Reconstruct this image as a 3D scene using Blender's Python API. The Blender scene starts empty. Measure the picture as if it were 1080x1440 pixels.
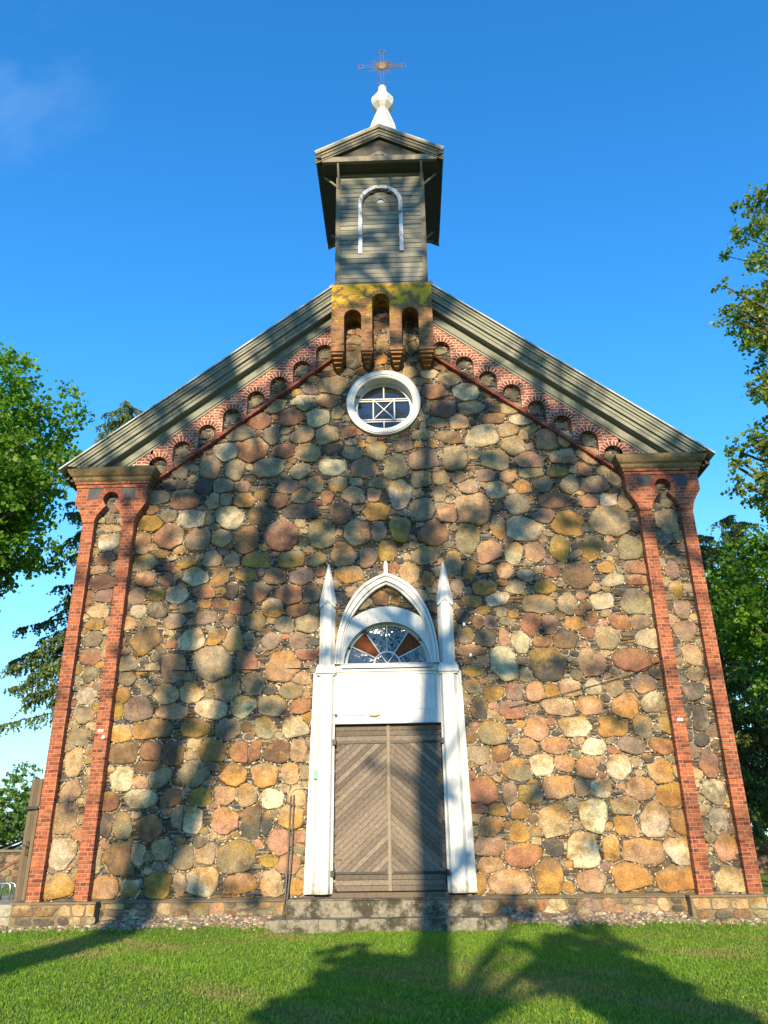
import bpy, math, random
import numpy as np
from mathutils import Vector, Matrix

SC = bpy.context.scene
COL = SC.collection
rnd = random.Random(7)
rng = np.random.default_rng(7)
R_ = math.radians
SUN_EL, SUN_AZ = 17.0, 2.5          # light travels towards +Y, 2.5 degrees to +X

# ------------------------------------------------------------------ camera
cam_d = bpy.data.cameras.new('camera'); cam = bpy.data.objects.new('camera', cam_d); COL.objects.link(cam)
cam_d.sensor_fit = 'VERTICAL'; cam_d.sensor_height = 36.0; cam_d.lens = 1081.0 / 1440.0 * 36.0
cam_d.clip_end = 2000
_yaw, _pt, _rl = R_(-1.49), R_(22.98), R_(-0.76)
_fw = Vector((math.sin(_yaw)*math.cos(_pt), math.cos(_yaw)*math.cos(_pt), math.sin(_pt)))
_rt = Vector((math.cos(_yaw), -math.sin(_yaw), 0)); _up = _rt.cross(_fw)
_r2 = math.cos(_rl)*_rt + math.sin(_rl)*_up; _u2 = -math.sin(_rl)*_rt + math.cos(_rl)*_up
m = Matrix((_r2, _u2, -_fw)).transposed().to_4x4(); m.translation = Vector((0.4132, -16.8512, 1.6))
cam.matrix_world = m
SC.camera = cam
SC.render.resolution_x, SC.render.resolution_y = 768, 1024

# ------------------------------------------------------------------ world, sun, exposure
w = bpy.data.worlds.new('World'); SC.world = w; w.use_nodes = True
nt = w.node_tree; nt.nodes.clear()
def wn(t, **k):
    n = nt.nodes.new(t)
    for a, b in k.items(): setattr(n, a, b)
    return n
sky = wn('ShaderNodeTexSky', sky_type='NISHITA', sun_disc=False, sun_elevation=R_(SUN_EL), sun_rotation=R_(180-SUN_AZ),
         altitude=0.0, air_density=1.0, dust_density=0.0, ozone_density=3.0)
hs = wn('ShaderNodeHueSaturation'); hs.inputs['Hue'].default_value = 0.502; hs.inputs['Saturation'].default_value = 1.27; hs.inputs['Value'].default_value = 1.62
tc = wn('ShaderNodeTexCoord'); mp = wn('ShaderNodeMapping'); mp.inputs['Scale'].default_value = (2.2, 5.0, 1.4); mp.inputs['Rotation'].default_value = (0.3, 0.2, 0.5)
no = wn('ShaderNodeTexNoise'); no.inputs['Scale'].default_value = 1.9; no.inputs['Detail'].default_value = 7; no.inputs['Roughness'].default_value = 0.62
rp = wn('ShaderNodeValToRGB'); rp.color_ramp.elements[0].position = 0.45; rp.color_ramp.elements[0].color = (0, 0, 0, 1)
rp.color_ramp.elements[1].position = 0.95; rp.color_ramp.elements[1].color = (0.2, 0.2, 0.2, 1)
mx = wn('ShaderNodeMix', data_type='RGBA'); mx.inputs[7].default_value = (6.0, 7.4, 8.2, 1)
bg = wn('ShaderNodeBackground'); bg.inputs['Strength'].default_value = 0.12
wo = wn('ShaderNodeOutputWorld')
nt.links.new(sky.outputs[0], hs.inputs['Color'])
tn = wn('ShaderNodeMix', data_type='RGBA', blend_type='MULTIPLY'); tn.inputs[0].default_value = 1; tn.inputs[7].default_value = (0.80, 1.03, 1.06, 1); nt.links.new(hs.outputs[0], tn.inputs[6])
sz = wn('ShaderNodeSeparateXYZ'); nt.links.new(tc.outputs['Generated'], sz.inputs[0])      # low haze: paler blue towards the horizon
hr_ = wn('ShaderNodeValToRGB'); hr_.color_ramp.elements[0].color = (0.85, 0.85, 0.85, 1); hr_.color_ramp.elements[1].position = 0.42; hr_.color_ramp.elements[1].color = (0, 0, 0, 1); nt.links.new(sz.outputs[2], hr_.inputs[0])
hz = wn('ShaderNodeMix', data_type='RGBA'); hz.inputs[7].default_value = (2.5, 4.05, 5.5, 1); nt.links.new(hr_.outputs[0], hz.inputs[0]); nt.links.new(tn.outputs[2], hz.inputs[6]); nt.links.new(hz.outputs[2], mx.inputs[6])
nt.links.new(tc.outputs['Generated'], mp.inputs[0]); nt.links.new(mp.outputs[0], no.inputs['Vector']); nt.links.new(no.outputs[0], rp.inputs[0])
vd = wn('ShaderNodeVectorMath', operation='DISTANCE'); vd.inputs[1].default_value = (-0.415, 0.535, 0.736); nt.links.new(tc.outputs['Generated'], vd.inputs[0])
vr = wn('ShaderNodeMapRange'); vr.inputs['From Min'].default_value = 0.15; vr.inputs['From Max'].default_value = 0.02; nt.links.new(vd.outputs['Value'], vr.inputs['Value'])
vm = wn('ShaderNodeMath', operation='MULTIPLY'); nt.links.new(rp.outputs[0], vm.inputs[0]); nt.links.new(vr.outputs[0], vm.inputs[1]); nt.links.new(vm.outputs[0], mx.inputs[0]); nt.links.new(mx.outputs[2], bg.inputs[0]); nt.links.new(bg.outputs[0], wo.inputs[0])

sd = bpy.data.lights.new('sun', 'SUN'); so = bpy.data.objects.new('sun', sd); COL.objects.link(so)
sd.energy = 5.0; sd.angle = R_(0.5); sd.color = (1.0, 0.81, 0.52)
sdir = Vector((math.sin(R_(SUN_AZ))*math.cos(R_(SUN_EL)), math.cos(R_(SUN_AZ))*math.cos(R_(SUN_EL)), -math.sin(R_(SUN_EL))))
so.rotation_euler = sdir.to_track_quat('-Z', 'Y').to_euler(); so.location = (-5, -60, 30)
SC.view_settings.view_transform = 'Standard'; SC.view_settings.look = 'None'
SC.view_settings.exposure = 0.90; SC.view_settings.gamma = 1.0
SC.cycles.max_bounces = 6; SC.cycles.transparent_max_bounces = 8

# ------------------------------------------------------------------ object helpers
def tag(o, label=None, cat=None, group=None, kind=None):
    if label: o['label'] = label
    if cat: o['category'] = cat
    if group: o['group'] = group
    if kind: o['kind'] = kind
    return o
def empty(name, loc, label, cat, group=None):
    o = bpy.data.objects.new(name, None); COL.objects.link(o); o.location = loc; o.empty_display_size = 0.3
    bpy.context.view_layer.update()
    return tag(o, label, cat, group)
def link(name, me, mat=None, parent=None, smooth=False):
    if mat is not None: me.materials.append(mat)
    o = bpy.data.objects.new(name, me); COL.objects.link(o)
    if parent is not None: o.parent = parent; o.matrix_parent_inverse = Matrix.Translation(-world_loc(parent))
    if smooth: me.polygons.foreach_set('use_smooth', [True]*len(me.polygons))
    return o
def world_loc(o):
    v = Vector((0, 0, 0))
    while o is not None:
        v = v + o.location + (o.matrix_parent_inverse.translation if o.parent else Vector((0, 0, 0))); o = o.parent
    return v
def copy_tree(o, parent=None):
    c = o.copy(); COL.objects.link(c)
    if parent is not None:
        c.parent = parent; c.matrix_parent_inverse = o.matrix_parent_inverse.copy()
    for ch in [k for k in bpy.data.objects if k.parent == o]: copy_tree(ch, c)
    return c
def npmesh(name, V, F, cols=None):
    """V (n,3) array; F (m,k) array of same-length faces, or list of such arrays; cols {attr: (n,4)}"""
    me = bpy.data.meshes.new(name); V = np.asarray(V, np.float32)
    Fs = F if isinstance(F, list) else [F]
    Fs = [np.asarray(f, np.int32) for f in Fs if len(f)]
    loops = np.concatenate([f.ravel() for f in Fs]); tot = np.concatenate([np.full(len(f), f.shape[1], np.int32) for f in Fs])
    start = np.concatenate([[0], np.cumsum(tot)[:-1]]).astype(np.int32)
    me.vertices.add(len(V)); me.vertices.foreach_set('co', V.ravel())
    me.loops.add(len(loops)); me.loops.foreach_set('vertex_index', loops)
    me.polygons.add(len(tot)); me.polygons.foreach_set('loop_start', start)
    try: me.polygons.foreach_set('loop_total', tot)
    except Exception: pass
    me.update(calc_edges=True)
    if cols:
        for k, a in cols.items():
            ca = me.color_attributes.new(k, 'FLOAT_COLOR', 'POINT'); ca.data.foreach_set('color', np.asarray(a, np.float32).ravel())
    return me
class MB:
    """mesh builder; each added piece may carry a tint stored per vertex"""
    def __init__(s): s.v = []; s.f = []; s.c = []; s.tint = 0.5
    def add(s, vs, fs, t=None):
        b = len(s.v); s.v += [tuple(p) for p in vs]; s.f += [tuple(b+i for i in f) for f in fs]
        s.c += [s.tint if t is None else t]*len(vs)
    def box(s, x0, x1, y0, y1, z0, z1, t=None, j=0.0):
        P = [(x, y, z) for z in (z0, z1) for y in (y0, y1) for x in (x0, x1)]
        if j: P = [(a+rnd.uniform(-j, j), b+rnd.uniform(-j, j), c+rnd.uniform(-j, j)) for a, b, c in P]
        s.add(P, [(0, 2, 3, 1), (4, 5, 7, 6), (0, 1, 5, 4), (2, 6, 7, 3), (0, 4, 6, 2), (1, 3, 7, 5)], t)
    def prism(s, poly, y0, y1, t=None):
        """poly: list of (x,z); extruded from front y0 to back y1"""
        n = len(poly); P = [(x, y0, z) for x, z in poly] + [(x, y1, z) for x, z in poly]
        F = [tuple(range(n)), tuple(range(2*n-1, n-1, -1))] + [(i, n+i, n+(i+1) % n, (i+1) % n) for i in range(n)]
        s.add(P, F, t)
    def bar(s, a, b, wd, hd, up=(0, 0, 1), t=None):
        a, b = Vector(a), Vector(b); d = (b-a).normalized(); u = Vector(up); r = d.cross(u).normalized(); u = r.cross(d)
        P = [p + r*sx*wd/2 + u*sz*hd/2 for p in (a, b) for sx, sz in ((-1, -1), (1, -1), (1, 1), (-1, 1))]
        s.add(P, [(0, 3, 2, 1), (4, 5, 6, 7), (0, 1, 5, 4), (1, 2, 6, 5), (2, 3, 7, 6), (3, 0, 4, 7)], t)
    def tube(s, pts, rs, n=8, t=None, caps=True):
        pts = [Vector(p) for p in pts]; rs = rs if isinstance(rs, (list, tuple)) else [rs]*len(pts)
        V = []; prev = None
        for i, p in enumerate(pts):
            d = (pts[min(i+1, len(pts)-1)]-pts[max(i-1, 0)]).normalized()
            if prev is None: prev = d.orthogonal().normalized()
            r = (prev - d*prev.dot(d)); r = r.normalized() if r.length > 1e-6 else d.orthogonal().normalized(); prev = r; q = d.cross(r)
            V += [p + (r*math.cos(2*math.pi*k/n)+q*math.sin(2*math.pi*k/n))*rs[i] for k in range(n)]
        F = [(i*n+k, i*n+(k+1) % n, (i+1)*n+(k+1) % n, (i+1)*n+k) for i in range(len(pts)-1) for k in range(n)]
        if caps: F += [tuple(range(n-1, -1, -1)), tuple(range((len(pts)-1)*n, len(pts)*n))]
        s.add(V, F, t)
    def strip(s, segs, y0, y1, t=None):
        """wall slab facing -Y between lo and hi curves: segs of (xa,xb,loa,lob,hia,hib) with reveals back to y1"""
        prev = None
        for (xa, xb, la, lb, ha, hb) in segs:
            if ha-la > 1e-4 or hb-lb > 1e-4:
                s.add([(xa, y0, la), (xb, y0, lb), (xb, y0, hb), (xa, y0, ha)], [(0, 1, 2, 3)], t)
                s.add([(xa, y0, la), (xa, y1, la), (xb, y1, lb), (xb, y0, lb)], [(0, 1, 2, 3)], t)
                s.add([(xa, y0, ha), (xa, y1, ha), (xb, y1, hb), (xb, y0, hb)], [(3, 2, 1, 0)], t)
            if prev is None: s.add([(xa, y0, la), (xa, y1, la), (xa, y1, ha), (xa, y0, ha)], [(0, 3, 2, 1)], t)
            else:
                if abs(prev[0]-la) > 1e-4:
                    s.add([(xa, y0, prev[0]), (xa, y0, la), (xa, y1, la), (xa, y1, prev[0])], [(0, 1, 2, 3)], t)
            prev = (lb, hb); xe = xb
        s.add([(xe, y0, prev[0]), (xe, y1, prev[0]), (xe, y1, prev[1]), (xe, y0, prev[1])], [(0, 1, 2, 3)], t)
    def ring(s, cx, cz, r0, r1, y0, y1, a0=0, a1=360, n=48, t=None):
        full = abs(a1-a0) >= 360; A = [R_(a0+(a1-a0)*i/n) for i in range(n+1)]
        for i in range(n):
            q = []
            for a in (A[i], A[i+1]):
                for r in (r0, r1):
                    for y in (y0, y1): q.append((cx+r*math.cos(a), y, cz+r*math.sin(a)))
            F = [(0, 4, 6, 2), (1, 3, 7, 5), (0, 1, 5, 4), (2, 6, 7, 3)]
            if not full and i == 0: F.append((0, 2, 3, 1))
            if not full and i == n-1: F.append((4, 5, 7, 6))
            s.add(q, F, t)
    def build(s, name, mat, parent=None, smooth=False):
        me = bpy.data.meshes.new(name); me.from_pydata(s.v, [], s.f); me.validate(); me.update()
        ca = me.color_attributes.new('tint', 'FLOAT_COLOR', 'POINT'); n = len(me.vertices)
        ca.data.foreach_set('color', [c for t in s.c[:n] for c in (t, t, t, 1.0)])
        return link(name, me, mat, parent, smooth)

# ------------------------------------------------------------------ materials
class NT:
    def __init__(s, name):
        s.m = bpy.data.materials.new(name); s.m.use_nodes = True; s.t = s.m.node_tree; s.p = s.t.nodes['Principled BSDF']; s.out = s.t.nodes['Material Output']
        s.p.inputs['Roughness'].default_value = 0.8
    def n(s, t, ins=None, **k):
        x = s.t.nodes.new(t)
        for a, b in k.items(): setattr(x, a, b)
        for a, b in (ins or {}).items():
            if hasattr(b, 'is_linked') or isinstance(b, bpy.types.NodeSocket): s.t.links.new(b, x.inputs[a])
            else: x.inputs[a].default_value = b
        return x
    def obj(s): return s.n('ShaderNodeTexCoord').outputs['Object']
    def noise(s, scale, detail=4, rough=0.6, vec=None, stretch=None, dist=0.0):
        v = vec or s.obj()
        if stretch: v = s.n('ShaderNodeMapping', {'Vector': v, 'Scale': stretch}).outputs[0]
        return s.n('ShaderNodeTexNoise', {'Vector': v, 'Scale': scale, 'Detail': detail, 'Roughness': rough, 'Distortion': dist}).outputs['Fac']
    def ramp(s, fac, stops):
        r = s.n('ShaderNodeValToRGB', {'Fac': fac}); e = r.color_ramp.elements
        while len(e) < len(stops): e.new(0.5)
        for q, (p, c) in zip(e, stops): q.position = p; q.color = (c, c, c, 1) if isinstance(c, (int, float)) else (*c, 1)
        return r.outputs[0]
    def mix(s, fac, a, b, mode='MIX'):
        x = s.n('ShaderNodeMix', data_type='RGBA', blend_type=mode)
        for i, v in ((0, fac), (6, a), (7, b)):
            if isinstance(v, bpy.types.NodeSocket): s.t.links.new(v, x.inputs[i])
            else: x.inputs[i].default_value = v if isinstance(v, (int, float)) else (*v, 1)
        return x.outputs[2]
    def math(s, op, a, b=0.0, c=0.0):
        x = s.n('ShaderNodeMath', operation=op)
        for i, v in enumerate((a, b, c)):
            if isinstance(v, bpy.types.NodeSocket): s.t.links.new(v, x.inputs[i])
            else: x.inputs[i].default_value = v
        return x.outputs[0]
    def attr(s, name): return s.n('ShaderNodeAttribute', attribute_name=name).outputs
    def bump(s, h, strength=0.5, dist=0.01):
        b = s.n('ShaderNodeBump', {'Height': h, 'Strength': strength, 'Distance': dist}); s.t.links.new(b.outputs[0], s.p.inputs['Normal'])
    def col(s, c): s.t.links.new(c, s.p.inputs['Base Color']) if isinstance(c, bpy.types.NodeSocket) else setattr(s.p.inputs['Base Color'], 'default_value', (*c, 1))
    def rough(s, r): s.t.links.new(r, s.p.inputs['Roughness']) if isinstance(r, bpy.types.NodeSocket) else setattr(s.p.inputs['Roughness'], 'default_value', r)

M = {}
def mat_fieldstone():
    k = NT('fieldstone'); a = k.attr('ca'); b = k.attr('cb')
    n1 = k.noise(5, 5, 0.65); st = k.ramp(k.math('ADD', k.math('MULTIPLY', b['Alpha'], 1.1), k.math('MULTIPLY', k.math('SUBTRACT', n1, 0.5), 1.7)), [(0.34, 0.0), (0.80, 0.9)])
    c = k.mix(st, a['Color'], b['Color'])
    n2 = k.noise(3.5, 5, 0.7); c = k.mix(0.85, c, k.ramp(n2, [(0.3, 0.36), (0.48, 0.9), (0.7, 1.5)]), 'MULTIPLY')
    vn = k.ramp(k.noise(11, 7, 0.8, dist=1.2), [(0.44, 1.0), (0.50, 0.55), (0.56, 1.0)]); c = k.mix(0.7, c, vn, 'MULTIPLY'); pt = k.ramp(k.noise(2.3, 6, 0.8, dist=0.8), [(0.56, 0), (0.66, 0.6)]); c = k.mix(pt, c, (0.33, 0.17, 0.035))
    sp = k.noise(42, 3, 0.8); c = k.mix(0.8, c, k.ramp(sp, [(0.32, 0.42), (0.5, 1.0), (0.68, 1.5)]), 'MULTIPLY')
    sp2 = k.ramp(k.noise(85, 2, 0.7), [(0.66, 0.0), (0.72, 1.0)]); c = k.mix(k.math('MULTIPLY', sp2, 0.35), c, (0.62, 0.58, 0.5))
    k.col(c); k.bump(k.math('ADD', k.noise(14, 6, 0.7), k.math('MULTIPLY', sp, 0.35)), 0.9, 0.03); k.rough(0.82)
    return k.m
def mat_chip():
    k = NT('slate_chips'); a = k.attr('ca'); n2 = k.noise(9, 5, 0.7)
    c = k.mix(0.8, a['Color'], k.ramp(n2, [(0.3, 0.5), (0.55, 1.0), (0.8, 1.4)]), 'MULTIPLY'); k.col(c)
    k.bump(k.noise(40, 5, 0.7, stretch=(0.5, 1, 2.0)), 0.8, 0.012); k.rough(0.8); return k.m
def mat_mortar(name, c0, c1):
    k = NT(name); k.col(k.mix(k.ramp(k.noise(6, 6, 0.7), [(0.35, 0), (0.65, 1)]), c0, c1)); k.bump(k.noise(30, 6, 0.75), 1.0, 0.03); k.rough(0.95); return k.m
def mat_brick(name, ca, cb, mortar, stain=None, ms=0.0075):
    k = NT(name); o = k.obj(); s = k.n('ShaderNodeSeparateXYZ', {'Vector': o}); u = k.math('ADD', s.outputs[0], s.outputs[1])
    u = k.math('ADD', u, k.math('MULTIPLY', k.math('SUBTRACT', k.noise(1.3, 2), 0.5), 0.05))
    v = k.n('ShaderNodeCombineXYZ', {'X': u, 'Y': k.math('ADD', s.outputs[2], k.math('MULTIPLY', k.math('SUBTRACT', k.noise(2.0, 2), 0.5), 0.02))}).outputs[0]
    b = k.n('ShaderNodeTexBrick', {'Vector': v, 'Color1': (*ca, 1), 'Color2': (*cb, 1), 'Mortar': (*mortar, 1), 'Scale': 1.0, 'Mortar Size': ms, 'Mortar Smooth': 0.25, 'Bias': -0.1, 'Brick Width': 0.262, 'Row Height': 0.079})
    b.offset = 0.5; b.offset_frequency = 2; b.squash = 0.5; b.squash_frequency = 2
    c = b.outputs['Color']
    pb = k.noise(1.0, 1, 0.5, vec=k.n('ShaderNodeMapping', {'Vector': v, 'Scale': (4.1, 12.7, 1)}).outputs[0]); bf = k.math('SUBTRACT', 1.0, b.outputs['Fac'])
    c = k.mix(bf, c, k.mix(1.0, c, k.ramp(pb, [(0.30, (0.38, 0.34, 0.40)), (0.45, (0.95, 0.95, 0.95)), (0.62, (1.15, 1.1, 1.0)), (0.75, (1.25, 1.5, 1.2))]), 'MULTIPLY'))
    c = k.mix(0.8, c, k.ramp(k.noise(5, 5, 0.7), [(0.28, 0.42), (0.52, 1.0), (0.8, 1.3)]), 'MULTIPLY')
    c = k.mix(k.math('MULTIPLY', k.ramp(k.noise(30, 4, 0.8), [(0.55, 0), (0.75, 1)]), 0.35), c, (0.06, 0.035, 0.03))
    if stain:
        for (z0, z1, cc, thr) in stain:
            g = k.n('ShaderNodeMapRange', {'Value': s.outputs[2], 'From Min': z0, 'From Max': z1}).outputs[0]
            f = k.ramp(k.math('ADD', g, k.math('MULTIPLY', k.math('SUBTRACT', k.noise(3.1, 5, 0.7), 0.5), 2.2)), [(thr, 0), (thr+0.18, 0.88)])
            c = k.mix(f, c, cc)
    k.col(c); h = k.math('SUBTRACT', 1.0, b.outputs['Fac']); k.bump(k.math('ADD', h, k.math('MULTIPLY', k.noise(35, 4, 0.7), 0.35)), 0.9, 0.012); k.rough(0.88); return k.m
def mat_tintbrick(name, c0, c1):
    k = NT(name); a = k.attr('tint')['Color']; c = k.mix(a, c0, c1)
    c = k.mix(0.7, c, k.ramp(k.noise(14, 5, 0.7), [(0.3, 0.5), (0.6, 1.1)]), 'MULTIPLY'); k.col(c); k.bump(k.noise(40, 5, 0.7), 0.7, 0.01); k.rough(0.9); return k.m
def mat_paint(name, base, under, wear=0.70, grime=(0.25, 0.24, 0.2)):
    k = NT(name); f = k.ramp(k.noise(5.5, 7, 0.75, stretch=(1, 1, 0.45)), [(wear, 0), (wear+0.035, 1)])
    c = k.mix(k.ramp(k.noise(2.2, 5, 0.7), [(0.42, 0), (0.85, 0.28)]), base, grime)
    a = k.attr('tint')['Color']; c = k.mix(0.5, c, k.mix(a, (0.8, 0.8, 0.8), (1.1, 1.1, 1.1)), 'MULTIPLY')
    streak = k.ramp(k.noise(3.0, 4, 0.6, stretch=(9, 9, 0.35)), [(0.6, 0), (0.8, 0.25)]); c = k.mix(streak, c, grime)
    zz = k.n('ShaderNodeSeparateXYZ', {'Vector': k.obj()}).outputs[2]; ft = k.n('ShaderNodeMapRange', {'Value': zz, 'From Min': 1.5, 'From Max': 0.5}).outputs[0]
    fg = k.ramp(k.math('ADD', ft, k.math('MULTIPLY', k.math('SUBTRACT', k.noise(7, 6, 0.8), 0.5), 1.6)), [(0.62, 0), (1.05, 0.8)]); c = k.mix(fg, c, (0.16, 0.15, 0.10))
    cr = k.ramp(k.noise(2.5, 6, 0.75, stretch=(5, 5, 0.5), dist=0.8), [(0.475, 0), (0.492, 0.75), (0.51, 0)]); c = k.mix(cr, c, grime)
    k.col(k.mix(f, c, under)); k.bump(k.math('ADD', k.math('MULTIPLY', f, -0.6), k.noise(18, 5, 0.6, stretch=(4, 4, 0.6))), 0.35, 0.01); k.rough(0.55); return k.m
def mat_wood(name, c0, c1, along, tint=0.8):
    """along: stretch so that the grain runs along one axis"""
    k = NT(name); a = k.attr('tint')['Color']
    g = k.noise(7, 7, 0.75, stretch=along, dist=0.4); c = k.mix(k.ramp(g, [(0.25, 0), (0.75, 1)]), c0, c1)
    c = k.mix(tint, c, k.mix(a, (0.5, 0.5, 0.5), (1.45, 1.4, 1.35)), 'MULTIPLY')
    c = k.mix(k.ramp(k.noise(1.4, 4, 0.7), [(0.5, 0), (0.9, 0.5)]), c, (0.06, 0.055, 0.045))
    k.col(c); k.bump(g, 0.8, 0.012); k.rough(0.85); return k.m
def mat_plain(name, c, rough=0.5, metal=0.0, var=0.4, bump=0.15, scale=8):
    k = NT(name); k.p.inputs['Metallic'].default_value = metal
    k.col(k.mix(var, c, k.ramp(k.noise(scale, 5, 0.7), [(0.3, 0.45), (0.7, 1.25)]), 'MULTIPLY')); k.bump(k.noise(25, 4), bump, 0.01); k.rough(rough); return k.m
def mat_mossy(name, base, moss, m2, thr=0.5, scale=3.0):
    k = NT(name); c = k.mix(k.ramp(k.noise(scale, 6, 0.75), [(thr, 0), (thr+0.14, 1)]), base, moss)
    c = k.mix(k.ramp(k.noise(scale*3.2, 6, 0.8), [(0.60, 0), (0.68, 1)]), c, m2)
    c = k.mix(0.6, c, k.ramp(k.noise(16, 5, 0.7), [(0.3, 0.55), (0.7, 1.2)]), 'MULTIPLY')
    k.col(c); k.bump(k.noise(20, 7, 0.75), 0.9, 0.02); k.rough(0.92); return k.m
def mat_glass(name, c=(0.014, 0.014, 0.015), rough=0.04, wav=0.7):
    k = NT(name); k.col(k.mix(k.ramp(k.noise(2.5, 3), [(0.4, 0), (0.8, 1)]), c, tuple(q*1.8 for q in c))); k.rough(rough)
    k.p.inputs['IOR'].default_value = 1.55; k.p.inputs['Specular IOR Level'].default_value = 1.0; k.bump(k.noise(2.2, 3), wav, 0.02); return k.m
def mat_leaf(name, c0, c1, c2, trans=0.45):
    k = NT(name); g = k.n('ShaderNodeNewGeometry').outputs['Random Per Island']
    c = k.ramp(g, [(0.0, c0), (0.5, c1), (1.0, c2)]); c = k.mix(0.5, c, k.ramp(k.noise(0.55, 3), [(0.35, 0.55), (0.65, 1.35)]), 'MULTIPLY')
    k.col(c); k.rough(0.5)
    tr = k.n('ShaderNodeBsdfTranslucent', {'Color': k.mix(1.0, c, (1.5, 1.6, 0.6), 'MULTIPLY')}).outputs[0]
    mxs = k.n('ShaderNodeMixShader', {'Fac': trans}); k.t.links.new(k.p.outputs[0], mxs.inputs[1]); k.t.links.new(tr, mxs.inputs[2]); k.t.links.new(mxs.outputs[0], k.out.inputs[0])
    return k.m
def mat_attr(name, attr, trans=0.0, rough=0.8, nscale=0, namp=0.5, detail_bump=0):
    k = NT(name); c = k.attr(attr)['Color']
    if nscale: c = k.mix(namp, c, k.ramp(k.noise(nscale, 5, 0.7), [(0.3, 0.5), (0.7, 1.4)]), 'MULTIPLY')
    k.col(c); k.rough(rough)
    if detail_bump: k.bump(k.noise(60, 4), detail_bump, 0.005)
    if trans:
        tr = k.n('ShaderNodeBsdfTranslucent', {'Color': k.mix(1.0, c, (1.5, 1.6, 0.5), 'MULTIPLY')}).outputs[0]
        mxs = k.n('ShaderNodeMixShader', {'Fac': trans}); k.t.links.new(k.p.outputs[0], mxs.inputs[1]); k.t.links.new(tr, mxs.inputs[2]); k.t.links.new(mxs.outputs[0], k.out.inputs[0])
    return k.m
M['stone'] = mat_fieldstone(); M['chip'] = mat_chip()
M['mortar'] = mat_mortar('dark_mortar', (0.035, 0.033, 0.03), (0.12, 0.105, 0.085))
M['ledge'] = mat_mossy('mortar_ledge', (0.18, 0.14, 0.085), (0.12, 0.11, 0.06), (0.34, 0.3, 0.23), 0.52)
M['brick'] = mat_brick('red_brick', (0.34, 0.095, 0.036), (0.17, 0.04, 0.022), (0.36, 0.21, 0.135))
M['brick_frieze'] = mat_brick('frieze_brick', (0.34, 0.10, 0.062), (0.18, 0.05, 0.035), (0.55, 0.37, 0.28), ms=0.012)
M['brick_bay'] = mat_brick('lichened_brick', (0.28, 0.13, 0.05), (0.13, 0.065, 0.035), (0.22, 0.14, 0.09), stain=[(12.2, 15.0, (0.22, 0.125, 0.032), 0.56), (12.9, 15.0, (0.62, 0.36, 0.02), 0.70)])
M['vous'] = mat_tintbrick('voussoir_brick', (0.27, 0.075, 0.045), (0.12, 0.032, 0.024))
M['brick_mortar'] = mat_mortar('pale_mortar', (0.48, 0.33, 0.26), (0.66, 0.5, 0.4))
M['white'] = mat_paint('white_paint', (0.56, 0.57, 0.56), (0.30, 0.27, 0.22), 0.645)
M['peel'] = mat_paint('peeling_white_paint', (0.46, 0.51, 0.58), (0.13, 0.12, 0.11), 0.53)
M['siding'] = mat_wood('weathered_siding', (0.085, 0.088, 0.072), (0.25, 0.255, 0.215), (0.5, 3, 7))
M['board'] = mat_wood('weathered_board', (0.12, 0.105, 0.075), (0.27, 0.24, 0.18), (5, 3, 0.5), 0.5)
M['door'] = mat_wood('door_planks', (0.10, 0.065, 0.045), (0.30, 0.215, 0.16), (3, 3, 3))
M['rake'] = mat_paint('grey_olive_paint', (0.165, 0.17, 0.125), (0.085, 0.085, 0.06), 0.66, (0.07, 0.07, 0.045))
M['soffit'] = mat_plain('dark_soffit_wood', (0.075, 0.065, 0.05), 0.9)
M['roof'] = mat_plain('grey_roof_sheet', (0.34, 0.34, 0.33), 0.5, 0.2, 0.4)
M['tin'] = mat_plain('white_sheet_metal', (0.52, 0.52, 0.49), 0.4, 0.0, 0.5, 0.4, 5)
M['cornice'] = mat_mossy('mossy_sandstone', (0.20, 0.135, 0.07), (0.085, 0.08, 0.025), (0.27, 0.19, 0.08), 0.47)
M['step'] = mat_mossy('mossy_step_stone', (0.24, 0.215, 0.165), (0.05, 0.045, 0.028), (0.40, 0.37, 0.3), 0.43, 3.2)
M['iron'] = mat_plain('black_iron', (0.03, 0.03, 0.032), 0.5, 0.6)
M['gilt'] = mat_plain('tarnished_gilt', (0.16, 0.115, 0.08), 0.65, 0.3, 0.7)
M['steel'] = mat_plain('galvanised_steel', (0.6, 0.6, 0.6), 0.3, 0.9)
M['glass'] = mat_glass('window_glass'); M['amber'] = mat_plain('rust_red_glass', (0.17, 0.05, 0.02), 0.75, 0, 0.8); M['amber'].node_tree.nodes['Principled BSDF'].inputs['Specular IOR Level'].default_value = 0.15
M['lead'] = mat_plain('grey_lead_sheet', (0.22, 0.25, 0.32), 0.5, 0.3)
M['slate'] = mat_plain('dark_slate_stone', (0.045, 0.048, 0.052), 0.7, 0, 0.8, 1.0, 9)
M['plastic'] = mat_plain('beige_plastic', (0.5, 0.46, 0.36), 0.5); M['green'] = mat_plain('green_plastic', (0.06, 0.3, 0.2), 0.4)
M['porcelain'] = mat_plain('white_porcelain', (0.8, 0.8, 0.76), 0.3)
M['bark'] = mat_mossy('tree_bark', (0.10, 0.085, 0.065), (0.05, 0.042, 0.03), (0.17, 0.16, 0.12), 0.45, 4)
M['maple'] = mat_leaf('maple_leaf', (0.04, 0.11, 0.012), (0.10, 0.22, 0.016), (0.20, 0.36, 0.025), 0.5)
M['oak'] = mat_leaf('oak_leaf', (0.06, 0.10, 0.012), (0.13, 0.20, 0.018), (0.27, 0.32, 0.03))
M['larch'] = mat_leaf('larch_needle', (0.06, 0.10, 0.04), (0.12, 0.18, 0.06), (0.22, 0.27, 0.09), 0.4)
M['far_leaf'] = mat_leaf('far_leaf', (0.06, 0.12, 0.03), (0.11, 0.2, 0.04), (0.18, 0.28, 0.06), 0.4)
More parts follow.
